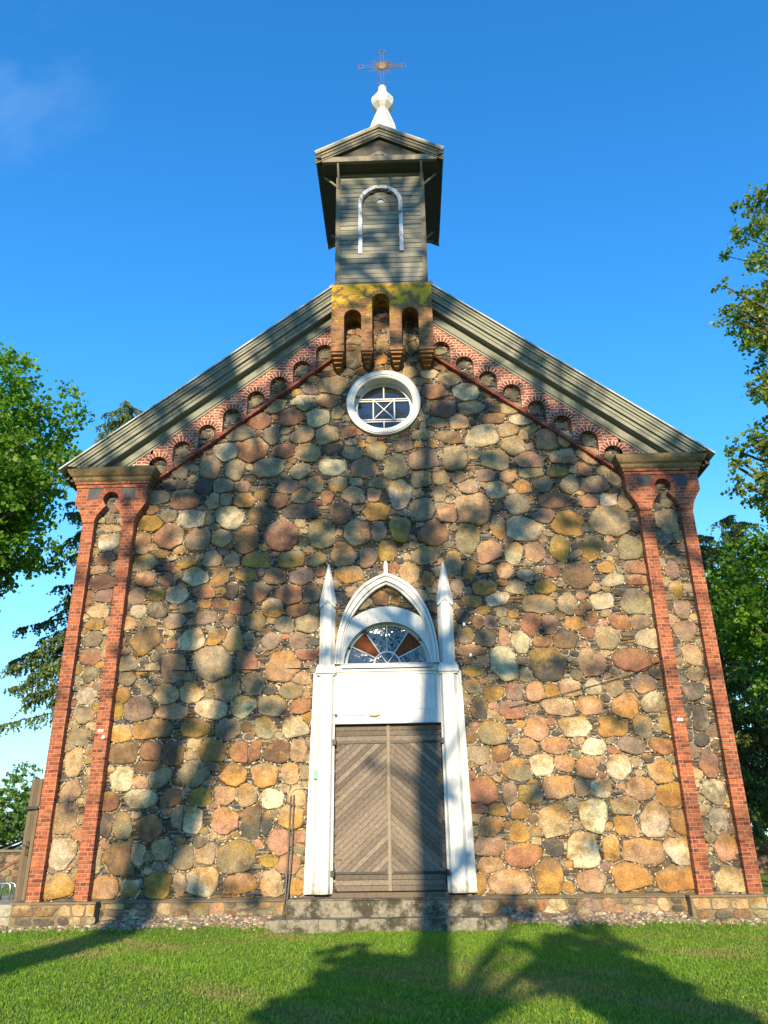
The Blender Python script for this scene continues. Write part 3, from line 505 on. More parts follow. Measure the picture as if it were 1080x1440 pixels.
# brick strips with a stone panel, flared capital and sandstone cornice: one buttress per corner
PS = parse(PANEL_STONES)
def buttress(s):
    cx = s*6.535
    b = MB()
    for a, c in ((5.92, 6.195), (6.87, 7.145)):
        x0, x1 = (a, c) if s > 0 else (-c, -a); b.box(x0, x1, -.25, .3, .52 if c < 6.5 or 1 else .9, 8.535)
    root = b.build('buttress', M['brick'], church)
    b = MB(); b.box(cx-.345, cx+.345, -.055, .28, .53, 9.34); b.build('panel_bed', M['mortar'], root)
    cyy, r = 9.135, .185; neck = .10
    cap = MB(); segs = []; lowsegs = []
    def flare(t): return 8.56 + (max(0, (t-.612))/.235)**.75*.46
    def key(t): return 8.535 + (1-max(0, t-neck)/(.34-neck))**.62*.43 if t >= neck else cyy-.1
    T = [-.85, -.83, -.80, -.76, -.72, -.68, -.64, -.612, -.34, -.315, -.29, -.26, -.23, -.2, -r]
    for i in range(len(T)-1):
        a, c = T[i], T[i+1]; f = lambda t: flare(-t) if -t > .612 else (8.535 if -t >= .34 else key(-t))
        segs.append((cx+a, cx+c, f(a) if i != 7 else 8.535, f(c) if i != 6 else 8.535, 9.42, 9.42))
    TT = [-r*math.cos(math.pi*i/20) for i in range(21)]
    for i in range(20):
        a, c = TT[i], TT[i+1]; up = lambda t: cyy+math.sqrt(max(0, r*r-t*t)); segs.append((cx+a, cx+c, up(a), up(c), 9.42, 9.42))
    for i in range(len(T)-1, 0, -1):
        a, c = -T[i], -T[i-1]; f = lambda t: flare(t) if t > .612 else (8.535 if t >= .34 else key(t))
        segs.append((cx+a, cx+c, f(a) if i != 7 else 8.535, f(c) if i != 8 else 8.535, 9.42, 9.42))
    cap.strip(segs, -.285, .25)
    for sg in (-1, 1):      # cheeks below the circle
        L = [-r, -.165, -.14, -.12, -neck] if sg < 0 else [neck, .12, .14, .165, r]; lo = []
        for i in range(4):
            a, c = L[i], L[i+1]; dn = lambda t: cyy-math.sqrt(max(0, r*r-t*t)); lo.append((cx+a, cx+c, key(abs(a)), key(abs(c)), dn(a), dn(c)))
        cap.strip(lo, -.285, .25)
    cp = cap.build('capital', M['brick'], root)
    v = MB()
    n = 15
    for i in range(n):
        a0, a1 = R_(-12+204*i/n+.9), R_(-12+204*(i+1)/n-.9); q = [(cx+rr*math.cos(a), cyy+rr*math.sin(a)) for rr, a in ((r-.002, a0), (r+.125, a0), (r+.125, a1), (r-.002, a1))]
        v.prism(q, -.297, -.2, rnd.random())
    v.build('keyhole_arch', M['vous'], cp)
    for sg in (-1, 1):
        d = MB(); x0, x1 = sorted((cx+sg*.20, cx+sg*.575)); d.box(x0, x1, -.2885, -.2, 9.13, 9.415, 0.5, .004)
        d.build('slate_inset', M['slate'], cp)
    bb = MB(); bb.box(cx-.87, cx+.87, -.31, .25, 9.424, 9.50); bb.box(cx-.90, cx+.90, -.345, .25, 9.504, 9.56); bb.build('brick_band', M['brick'], cp)
    c = MB(); z = 9.564
    prof = [(.90, -.36, 9.564), (.94, -.39, 9.60), (.95, -.40, 9.665), (1.0, -.45, 9.70), (1.05, -.50, 9.79), (1.07, -.52, 9.875), (.7, -.1, 9.90)]
    for i in range(len(prof)-1):
        (h0, y0, z0), (h1, y1, z1) = prof[i], prof[i+1]; P = [(cx-h0, .25, z0), (cx-h0, y0, z0), (cx+h0, y0, z0), (cx+h0, .25, z0), (cx-h1, .25, z1), (cx-h1, y1, z1), (cx+h1, y1, z1), (cx+h1, .25, z1)]
        c.add(P, [(0, 1, 5, 4), (1, 2, 6, 5), (2, 3, 7, 6)] + ([(0, 3, 2, 1)] if i == 0 else []) + ([(4, 5, 6, 7)] if i == 5 else []))
    c.build('cornice', M['cornice'], cp)
    L = [p for p in PS if p[0]*s > 0]
    for _ in range(900):
        x, z = cx+rnd.uniform(-.3, .3), rnd.uniform(.7, 9.0)
        if z > 8.7 and abs(x-cx) > .1: continue
        d_ = free_r(x, z, L)
        if d_ > .075: rr = min(d_, .17); L.append((x, z, rr*1.15, rr*.8, rnd.uniform(-.4, .4), rnd.choice(['G', 'D', 'T', 'M', 'GD'] if s > 0 else ['G', 'T', 'R', 'YG', 'M'])))
    V, F4, F3, CA, CB, O2 = boulders(L, -.068, xlim=(cx-.335, cx+.335), zmin=.55)
    pn = link('stone_panel', npmesh('stone_panel', V, [F4, F3], dict(ca=CA, cb=CB)), M['stone'], root, True)
    V, F, C = chips(O2, cx-.34, cx+.34, .54, 9.3, -.062, lambda x, z: abs(x-cx) < .33)
    link('panel_chips', npmesh('panel_chips', V, np.array(F), dict(ca=C)), M['chip'], root)
    L = []; xx = cx-.80
    while xx < cx+.78:
        wd = min(rnd.uniform(.24, .5), cx+.82-xx); L += [(xx+wd/2, .38, wd*.49, .10, 0, rnd.choice(['BT', 'GY', 'T', 'GB', 'M', 'TO']))]+[(xx+wd/2+rnd.uniform(-.05, .05), .20, wd*rnd.uniform(.35, .5), .075, 0, rnd.choice(['D', 'G', 'T', 'B']))]; xx += wd
    V, F4, F3, CA, CB, O3 = boulders(L, -.36, rect=True, bulge=.5)
    bs = link('buttress_foot', npmesh('buttress_foot', V, [F4, F3], dict(ca=CA, cb=CB)), M['stone'], root, True)
    f = MB(); f.box(cx-.82, cx+.82, -.35, 0.02, -.1, .49); f.box(cx-.84, cx+.84, -.385, .02, .49, .525); f.build('foot_ledge', M['ledge'], root)
buttress(-1); buttress(1)
for x, z in ((-6.08, 3.77), (6.09, 3.80)):
    b = MB(); b.box(x-.055, x+.055, -.254, -.2, z-.03, z+.026, .5, .002); b.build('pale_brick', M['porcelain'], church)

# arcade frieze under the eaves, both slopes
ARC = (1.51, 2.09, 2.66, 3.23, 3.81, 4.40, 4.99, 5.54); ATOP = (13.46, 12.98, 12.52, 12.11, 11.61, 11.17, 10.72, 10.30)
def rake_z(u): return 9.88+(6.5-u)*0.8
def frieze(s):
    pts = []
    r = .222
    xs = [(1.24, None)]
    segs = []
    def add(a, c, la, lc):
        ha, hc = rake_z(a)+.15, rake_z(c)+.15
        segs.append((a, c, la, lc, ha, hc) if s > 0 else (-c, -a, lc, la, hc, ha))
    u = 1.24
    pier = []
    for c, zt in zip(ARC, ATOP):
        if c-r > u: add(u, c-r, string_z(u)+.03, string_z(c-r)+.03); pier.append((u, c-r))
        n = 10
        for i in range(n):
            a, q = c-r*math.cos(math.pi*i/n), c-r*math.cos(math.pi*(i+1)/n); zf = lambda t: zt-r+math.sqrt(max(0, r*r-(t-c)**2)); add(a, q, zf(a), zf(q))
        u = c+r
    add(u, 5.70, string_z(u)+.03, 9.60); add(5.70, 6.45, 9.88, 9.88)
    if s < 0: segs.reverse()
    b = MB(); b.strip(segs, -.14, .012); fr = b.build('arcade_frieze', M['brick_frieze'], church)
    for c, zt in zip(ARC, ATOP):
        v = MB(); mo = MB(); n = 11; zc = zt-r
        mo.ring(s*c, zc, r+.002, r+.128, -.151, -.10, -14, 194, 18)
        for i in range(n+1):
            a0, a1 = R_(-14+208*i/(n+1)+2.6), R_(-14+208*(i+1)/(n+1)-2.6); q = [(s*c+rr*math.cos(a), zc+rr*math.sin(a)) for rr, a in ((r-.003, a0), (r+.12, a0), (r+.12, a1), (r-.003, a1))]
            v.prism(q, -.158-rnd.random()*.004, -.09, rnd.random())
        mo.build('arch_mortar', M['brick_mortar'], fr); v.build('blind_arch', M['vous'], fr)
    for a, c in pier[1:]:
        p = MB(); x0, x1 = sorted((s*(a-.005), s*(c+.005))); zb = min(string_z(a), string_z(c))+.06
        p.box(x0, x1, -.175, -.05, zb, zb+.066, rnd.random()); p.box(x0+.015, x1-.015, -.165, -.05, zb+.066, zb+.13, rnd.random())
        p.build('pier_foot', M['vous'], fr)
    # string course of single bricks laid along the slope
    sc = MB(); d = Vector((s*1, 0, -.793)).normalized(); nrm = Vector((s*.793, 0, 1)).normalized(); o = Vector((s*1.2, 0, string_z(1.2)+.0)); L = math.hypot(4.55, 4.55*.793)
    t = 0; bed = MB(); bed.bar(o+Vector((0, -.07, 0)), o+d*L+Vector((0, -.07, 0)), .155, .055, nrm); 
    while t < L-.1:
        l = .235; sc.bar(o+d*t+Vector((0, -.075, 0)), o+d*min(t+l, L)+Vector((0, -.075, 0)), .18+rnd.random()*.008, .066, nrm, rnd.random()); t += l+.014
    sc.build('string_course', M['vous'], fr); bed.build('string_mortar', M['brick_mortar'], fr)
frieze(-1); frieze(1)

# rake cornice boards
PROF = [(-.05, -.02), (-.165, -.02), (-.17, .02), (-.20, .03), (-.205, .23), (-.40, .235), (-.405, .32), (-.43, .33), (-.435, .40), (-.50, .41), (-.505, .48), (-.525, .50), (-.53, .54), (-.575, .55), (-.58, .60), (-.60, .615), (-.605, .66), (.0, .68)]
def rake(s):
    b = MB(); K = 1/math.cos(math.atan(.8)); n = len(PROF); P = []
    for (y, nn) in PROF:
        u0 = 1.303 if y < .5 else 0; zz = nn*K
        P.append([(s*u0, y, rake_z(u0)+zz), (s*max(6.45, 6.5+(zz+.01)/.8), y, rake_z(max(6.45, 6.5+(zz+.01)/.8))+zz)])
    for i in range(n-1):
        q = [P[i][0], P[i][1], P[i+1][1], P[i+1][0]]; b.add(q, [(0, 1, 2, 3) if s > 0 else (3, 2, 1, 0)], (.25 + .5*(i % 3)/2) if i != 5 else .3)
    b.add([p[0] for p in P], [tuple(range(n))]); b.add([p[1] for p in P], [tuple(range(n))])
    o = b.build('rake_cornice', M['rake'], church)
    return o
rake(-1); rake(1)
def roof_side(s):
    b = MB(); K = 1/math.cos(math.atan(.8)); z = lambda u, n: rake_z(u)+n*K
    for (ya, yb, u0) in ((-.64, 0.0, 1.303), (0.003, 22.4, 0.0)):
        u1 = 7.745
        P = [(s*u0, ya, z(u0, .685)), (s*u1, ya, z(u1, .685)), (s*u1, yb, z(u1, .685)), (s*u0, yb, z(u0, .685)), (s*u0, ya, z(u0, .72)), (s*u1, ya, z(u1, .72)), (s*u1, yb, z(u1, .72)), (s*u0, yb, z(u0, .72))]
        b.add(P, [(0, 1, 2, 3), (7, 6, 5, 4), (0, 4, 5, 1), (1, 5, 6, 2), (2, 6, 7, 3), (3, 7, 4, 0)])
    for k in range(38):      # standing seams
        y = .2+k*.58; b.bar((s*.05, y, z(.05, .735)), (s*7.73, y, z(7.73, .735)), .03, .035, (0, 0, 1))
    r = b.build('roof_slope', M['roof'], church)
    e = MB()
    x0, x1 = sorted((s*7.0, s*7.66)); e.box(x0, x1, -.22, 22.2, 9.64, 9.70); x0, x1 = sorted((s*7.62, s*7.72)); e.box(x0, x1, -.30, 22.3, 9.66, 9.80)
    e.build('eave_soffit', M['soffit'], r)
roof_side(-1); roof_side(1)
b = MB()
for s in (-1, 1): x0, x1 = sorted((s*6.9, s*7.12)); b.box(x0, x1, .3, 22, -.1, 9.64)
b.box(-7.0, 7.0, 21.8, 22.0, -.1, 9.7); b.prism([(-6.9, 9.7), (6.9, 9.7), (0, 15.3)], 21.8, 22.0)
b.build('side_wall', M['ledge'], church)

# corbelled brick bay under the belfry, three round-headed slots
def bay():
    b = MB(); segs = []; zb = 12.985; zt = 15.02
    def lo(slots):
        x = -1.303; out = []
        for x0, x1, top in slots:
            out.append((x, x0, zb, zb, zt, zt)); c, r = (x0+x1)/2, (x1-x0)/2
            for i in range(12):
                a, q = c-r*math.cos(math.pi*i/12), c-r*math.cos(math.pi*(i+1)/12); f = lambda t: top-r+math.sqrt(max(0, r*r-(t-c)**2)); out.append((a, q, f(a), f(q), zt, zt))
            x = x1
        out.append((x, 1.303, zb, zb, zt, zt)); return out
    slots = ((-.975, -.53, 14.21), (-.25, .20, 14.70), (.51, .945, 14.24))
    b.strip(lo(slots), -.60, .012); r = b.build('brick_bay', M['brick_bay'], church)
    for x0, x1, top in slots:
        v = MB(); c, rr = (x0+x1)/2, (x1-x0)/2
        for i in range(11):
            a0, a1 = R_(180*i/11+1.5), R_(180*(i+1)/11-1.5); v.prism([(c+q*math.cos(a), top-rr+q*math.sin(a)) for q, a in ((rr-.002, a0), (rr+.12, a0), (rr+.12, a1), (rr-.002, a1))], -.606, -.5, rnd.random())
        v.build('slot_arch', M['bayv'], r)
    for x0, x1 in ((-1.303, -.975), (-.53, -.25), (.20, .51), (.945, 1.303)):
        k = MB(); c = (x0+x1)/2; h = (x1-x0)/2
        st = [(h+.012, -.615, 12.985, 12.925), (h-.012, -.57, 12.925, 12.865), (h-.04, -.48, 12.865, 12.80), (h-.065, -.37, 12.80, 12.735), (h-.095, -.24, 12.735, 12.67)]
        for hh, y, z1, z0 in st: k.box(c-hh, c+hh, y, .0, z0, z1, rnd.random(), .006)
        k.build('corbel', M['bayv'], r)
M['bayv'] = mat_tintbrick('lichened_voussoir', (0.33, 0.15, 0.06), (0.22, 0.11, 0.05))
bay()

# round window
rw = MB(); rw.ring(0, 11.70, .76, .93, -.14, .02, n=64); rw.ring(0, 11.70, .80, .90, -.165, -.139, n=64); rw.ring(0, 11.70, .74, .765, -.12, .30, n=64)
rwo = rw.build('round_window', M['white'], church)
b = MB(); b.ring(0, 11.70, .67, .745, .20, .27, n=64); b.build('window_frame', M['white'], rwo)
b = MB(); zc = 11.70; t = .017
def mbar(b, x0, z0, x1, z1, y0=.225, y1=.26, w_=.03):
    d = Vector((x1-x0, 0, z1-z0)).normalized(); q = Vector((-d.z, 0, d.x))*w_/2
    b.prism([(x0-q.x, z0-q.z), (x1-q.x, z1-q.z), (x1+q.x, z1+q.z), (x0+q.x, z0+q.z)], y0, y1)
mbar(b, 0, zc+.30, 0, zc+.68); mbar(b, 0, zc-.68, 0, zc-.34)
for zz in (.30, .24): mbar(b, -.61 if zz > .27 else -.63, zc+zz, .61 if zz > .27 else .63, zc+zz, .2249 if zz > .27 else .226)
for zz in (-.30, -.36): mbar(b, -.61, zc+zz, .61, zc+zz, .2249 if zz < -.31 else .226)
mbar(b, -.27, zc-.29, -.27, zc+.29, .222, .257); mbar(b, .27, zc-.29, .27, zc+.29, .222, .257); mbar(b, -.26, zc-.28, .26, zc+.28, .228, .25, .022); mbar(b, -.26, zc+.28, .26, zc-.28, .2285, .25, .022)
b.build('glazing_bar', M['white'], rwo)
b = MB(); b.ring(0, 11.70, 0.0, .70, .262, .275, n=48); b.build('window_pane', M['glass'], rwo)
for i in range(5): b = MB(); b.box(-.12+i*.05, -.105+i*.05, -.168, -.15, 10.80, 10.85); b.build('nail', M['iron'], rwo)

# portal
def portal():
    root = empty('portal_surround', (0, 0, .6), None, None); root.parent = church
    for s in (-1, 1):
        b = MB(); b.prism([(s*1.13, .6), (s*1.70, .6), (s*1.60, 4.93), (s*1.13, 4.93)][::s], -.12, .02, .6)
        L0 = [(1.17, -.115), (1.215, -.205), (1.475, -.205), (1.545, -.115)]; L1 = [(1.15, -.115), (1.19, -.195), (1.43, -.195), (1.50, -.115)]
        P = [(s*x, y, .6) for x, y in L0]+[(s*x, y, 4.86) for x, y in L1]; b.add(P, [q if s > 0 else q[::-1] for q in ((0, 1, 5, 4), (1, 2, 6, 5), (2, 3, 7, 6))]+[(0, 1, 2, 3), (7, 6, 5, 4)], .45)
        P = [(s*1.60, -.15, .6), (s*1.66, -.15, .6), (s*1.575, -.15, 4.93), (s*1.53, -.15, 4.93)]; b.add(P+[(x, -.115, z) for x, y, z in P], [(0, 1, 2, 3), (0, 4, 5, 1), (1, 5, 6, 2), (3, 7, 4, 0)], .55)
        b.build('jamb', M['white'], root)
    for s in (-1, 1):
        r = MB()
        for (h0, y, z0, z1) in ((.20, -.20, 4.86, 4.90), (.225, -.24, 4.90, 4.95), (.215, -.225, 4.95, 5.03), (.19, -.20, 5.03, 5.09)): r.box(s*1.325-h0, s*1.325+h0, y, .02, z0, z1)
        r.build('capital_ring', M['white'], root)
        p = MB(); c = s*1.315; h = .175
        def oct_(hh, dy): return [(c-hh, .02), (c-hh, -.09), (c-hh*.5, -.09-dy), (c+hh*.5, -.09-dy), (c+hh, -.09), (c+hh, .02)]
        L = [(5.09, h, .10), (6.47, h-.005, .10)]; prof = [oct_(h, .10), oct_(h-.005, .10)]
        P = [(x, y, z) for (z, hh, dy) in L for x, y in oct_(hh, dy)]; F = [(i, (i+1) % 6, 6+(i+1) % 6, 6+i) for i in range(6)]+[tuple(range(5, -1, -1)), tuple(range(6, 12))]; p.add(P, F, .6)
        P = [(x, y-.0, 6.475) for x, y in oct_(h+.025, .115)]+[(x, y, 6.49) for x, y in oct_(h+.02, .11)]+[(x, y+.02, 7.38) for x, y in oct_(.035, .03)]+[(x, y+.02, 7.44) for x, y in oct_(.018, .02)]
        F = [(q*6+i, q*6+(i+1) % 6, q*6+6+(i+1) % 6, q*6+6+i) for q in range(3) for i in range(6)]+[tuple(range(5, -1, -1)), tuple(range(18, 24))]; p.add(P, F, .4)
        # pointed gablet over the shaft
        for sg in (-1, 1): p.bar((c+sg*.17, -.185, 6.40), (c, -.215, 6.56), .05, .03, (0, -1, 0)); 
        p.build('pinnacle', M['white'], root)
    # pointed arch in three mouldings
    O = [(1.14, 5.09), (1.115, 5.50), (1.03, 5.97), (.885, 6.38), (.61, 6.80), (.30, 7.03), (0, 7.16)]
    I = [(.985, 5.09), (.965, 5.48), (.88, 5.90), (.73, 6.22), (.50, 6.53), (.25, 6.77), (0, 6.90)]
    def smooth(P):
        out = []
        for i in range(len(P)-1):
            p0, p1, p2, p3 = P[max(0, i-1)], P[i], P[i+1], P[min(len(P)-1, i+2)]
            for t in (0, .25, .5, .75): out.append(tuple(.5*(2*p1[c]+(p2[c]-p0[c])*t+(2*p0[c]-5*p1[c]+4*p2[c]-p3[c])*t*t+(3*p1[c]-p0[c]-3*p2[c]+p3[c])*t**3) for c in (0, 1)))
        return out+[P[-1]]
    O, I = smooth(O), smooth(I)
    def lerp(f): return [(a[0]+(c[0]-a[0])*f, a[1]+(c[1]-a[1])*f) for a, c in zip(O, I)]
    b = MB()
    for f0, f1, y in ((0, .26, -.23), (.26, .36, -.19), (.36, .74, -.215), (.74, 1.0, -.165)):
        A, B_ = lerp(f0), lerp(f1)
        for s in (-1, 1):
            n = len(A); P = [(s*a, y, z) for a, z in A]+[(s*a, y, z) for a, z in B_]+[(s*a, .01, z) for a, z in A]+[(s*a, .01, z) for a, z in B_]
            F = []
            for i in range(n-1): F += [(i, i+1, n+i+1, n+i), (2*n+i, 2*n+i+1, i+1, i), (n+i, n+i+1, 3*n+i+1, 3*n+i)]
            F = [q if s > 0 else q[::-1] for q in F]; b.add(P, F)
    b.prism([(-.045, 7.08), (.045, 7.08), (.04, 7.40), (.0, 7.45), (-.04, 7.40)], -.22, -.10)
    b.build('pointed_arch', M['white'], root)
    # spandrel plate between the fanlight and the pointed arch
    b = MB(); segs = []; X = [-1.0+i*.05 for i in range(41)]
    Ix = [p[0] for p in I][::-1]; Iz = [p[1] for p in I][::-1]
    def lo(x): return FANC[1]+math.sqrt(max(0, .985**2-x*x)) if abs(x) < .985 else 5.09
    def hi(x): return max(lo(x)+.0, min(float(np.interp(abs(x), Ix, Iz))+.08, 5.10+math.sqrt(max(0, 1.285**2-x*x))))
    for i in range(40): segs.append((X[i], X[i+1], lo(X[i]), lo(X[i+1]), hi(X[i]), hi(X[i+1])))
    b.strip(segs, -.135, .012); b.ring(0, 5.08, .95, .985, -.15, .10, 0, 180, 40); b.ring(0, 5.08, .985, 1.02, -.152, -.13, 0, 180, 40)
    b.build('spandrel', M['white'], root)
    b = MB(); b.box(-1.125, 1.125, -.10, .15, 3.84, 4.93, .6)
    for (x0, x1, z0, z1) in ((-1.125, -1.04, 4.13, 4.87), (1.04, 1.125, 4.13, 4.87), (-1.125, 1.125, 4.872, 4.93), (-1.125, 1.125, 3.842, 4.128)): b.box(x0, x1, -.125, -.095, z0, z1, .5)
    b.box(-1.035, 1.035, -.112, -.099, 4.135, 4.865, .7)
    b.build('panel', M['white'], root)
    b = MB(); b.box(-1.14, 1.14, -.155, .05, 4.935, 4.985, .4); b.box(-1.0, 1.0, -.205, .08, 5.035, 5.075); b.box(-1.14, 1.14, -.14, .08, 4.989, 5.089); b.build('transom', M['white'], root)
    b = MB(); b.box(-1.01, 1.01, -.225, .06, 5.079, 5.095); b.box(-.99, .99, -.212, -.2, 5.0, 5.078); b.build('lead_flashing', M['lead'], root); b = MB(); b.box(-1.13, 1.13, -.15, .02, 3.832, 3.85); b.build('drip_strip', M['lead'], root)
    # fanlight
    fl = MB(); fl.ring(0, 5.10, .875, .95, .02, .09, 0, 180, 40); fl.box(-.95, .95, .02, .09, 5.096, 5.14)
    fo = fl.build('fanlight', M['white'], root)
    g = MB()
    for a in (28, 57, 90, 123, 152): mbar(g, .27*math.cos(R_(a)), 5.13+.27*math.sin(R_(a)), .88*math.cos(R_(a)), 5.11+.88*math.sin(R_(a)), .035, .075, .018 if a == 90 else .026)
    g.ring(0, 5.11, .27, .305, .033, .076, 0, 180, 24); mbar(g, 0, 5.14, -.16, 5.36, .037, .07, .018); mbar(g, 0, 5.14, .16, 5.36, .0375, .07, .018)
    g.build('fan_bar', M['white'], root)
    for a0, a1, mt in ((0, 28, 'glass'), (28, 57, 'amber'), (57, 123, 'glass'), (123, 152, 'amber'), (152, 180, 'glass')):
        p = MB(); p.ring(0, 5.11, .29, .89, .066, .074, a0, a1, 10); p.build('fan_pane', M[mt], root)
    p = MB(); p.ring(0, 5.11, 0.001, .285, .066, .074, 0, 180, 16); p.build('fan_pane', M['glass'], root)
    # lamp over the door, its conduit and the switch box
    l = MB()
    n = 20; V = []
    for (dy, rx, rz) in ((-.128, .11, .05), (-.16, .11, .05), (-.19, .10, .042), (-.205, .06, .02)): V += [(-.29+rx*math.copysign(abs(math.cos(a))**.7, math.cos(a)), dy, 4.02+rz*math.sin(a)) for a in [2*math.pi*k/n for k in range(n)]]
    l.add(V, [(q*n+k, q*n+(k+1) % n, (q+1)*n+(k+1) % n, (q+1)*n+k) for q in range(3) for k in range(n)]+[tuple(range(3*n, 4*n))])
    l.box(-.20, -.14, -.15, -.127, 4.0, 4.03)
    lo_ = l.build('wall_lamp', M['plastic'], root, True)
    c = MB(); c.tube([(-.40, -.14, 4.015), (-.8, -.14, 4.01), (-1.08, -.14, 4.015)], .008, 6); c.tube([(-1.10, -.15, 4.02), (-1.2, -.18, 4.05), (-1.38, -.182, 4.06), (-1.45, -.18, 4.0), (-1.47, -.175, 3.3), (-1.48, -.175, 3.02)], .007, 6); c.tube([(-1.45, -.18, 4.04), (-1.6, -.14, 4.02), (-1.66, -.13, 3.8)], .006, 6)
    c.build('conduit', M['plastic'], root)
    c = MB(); c.tube([(-1.10, -.12, 4.015), (-1.10, -.17, 4.015)], .032, 12); c.build('junction_box', M['brown_wood'], root)
    s1 = MB(); s1.box(-1.54, -1.46, -.22, -.16, 2.90, 3.02); so_ = s1.build('switch_box', M['plastic'], root)
    s2 = MB(); s2.box(-1.545, -1.455, -.205, -.16, 2.74, 2.895); s2.box(-1.53, -1.47, -.215, -.204, 2.83, 2.875); s2.build('socket', M['green'], root)
portal()

# double door of weathered planks
def clip(poly, x0, x1, z0, z1):
    for ax, v, sg in ((0, x0, 1), (0, x1, -1), (1, z0, 1), (1, z1, -1)):
        out = []
        for i in range(len(poly)):
            a, c = poly[i], poly[(i+1) % len(poly)]; da, dc = sg*(a[ax]-v), sg*(c[ax]-v)
            if da >= 0: out.append(a)
            if da*dc < 0: t = da/(da-dc); out.append((a[0]+(c[0]-a[0])*t, a[1]+(c[1]-a[1])*t))
        poly = out
        if len(poly) < 3: return []
    return poly
def door_leaf(s):
    b = MB(); x0, x1 = (.035, 1.105) if s > 0 else (-1.105, -.035); zA, zB = .94, 3.50
    for z0, z1 in ((.64, .74), (.743, .84), (.843, .937), (3.503, 3.60), (3.603, 3.71), (3.713, 3.815)): b.box(x0, x1, .0+rnd.uniform(0, .006), .05, z0, z1-.006, rnd.random())
    w_ = .098; sl = 0.88
    c = -1.4
    while c < 4.4:     # planks run up towards the meeting line
        dx = 1.2; g = .009
        q = [(0, c), (dx, c-dx*sl), (dx, c-dx*sl+w_*1.33-g), (0, c+w_*1.33-g)]
        q = [(s*a, z) for a, z in q]
        q = q[::-1] if s > 0 else q
        q = clip(q, x0, x1, zA, zB)
        if q: 
            area = sum(q[i][0]*q[(i+1) % len(q)][1]-q[(i+1) % len(q)][0]*q[i][1] for i in range(len(q)))
            if area < 0: q = q[::-1]
            b.prism(q, -.004+rnd.uniform(0, .012), .05, rnd.random())
        c += w_*1.33
    o = b.build('door_leaf', M['door_r' if s > 0 else 'door_l'], church)
    bk = MB(); bk.box(x0, x1, .03, .08, .64, 3.83, .1); bk.build('backing_board', M['brown_wood'], o)
    for z in (3.465, .965):
        st = MB(); a, c = (.06, 1.16) if s > 0 else (-1.16, -.06); st.box(a, c, -.022, -.006, z-.022, z+.022)
        e = s*1.165; st.box(min(e, e-s*.07), max(e, e-s*.07), -.19, -.0, z-.055, z+.055)
        for k in range(4): xx = s*(.2+k*.25); st.box(xx-.01, xx+.01, -.03, -.02, z-.01, z+.01)
        st.build('strap_hinge', M['iron'], o)
    if s > 0:
        m_ = MB(); m_.box(-.035, .035, -.03, .06, .64, 3.83, .5); m_.box(-.012, .012, -.036, -.029, .64, 3.83, .9); m_.build('meeting_strip', M['board'], o)
        k = MB(); k.box(.05, .10, -.03, -.002, 2.05, 2.25); k.tube([(.075, -.03, 2.15), (.075, -.08, 2.15), (.13, -.08, 2.15)], .01, 8); 
M['door_r'] = mat_wood('door_planks_right', (0.075, 0.06, 0.047), (0.235, 0.19, 0.15), (2.5, 3, 2.5), 0.75); M['door_l'] = mat_wood('door_planks_left', (0.075, 0.06, 0.047), (0.235, 0.19, 0.15), (2.6, 3, 2.4), 0.75)
door_leaf(-1); door_leaf(1)
b = MB(); b.box(-1.14, 1.14, -.13, .1, .52, .62, .5); b.build('door_sill', M['brown_wood'], church)

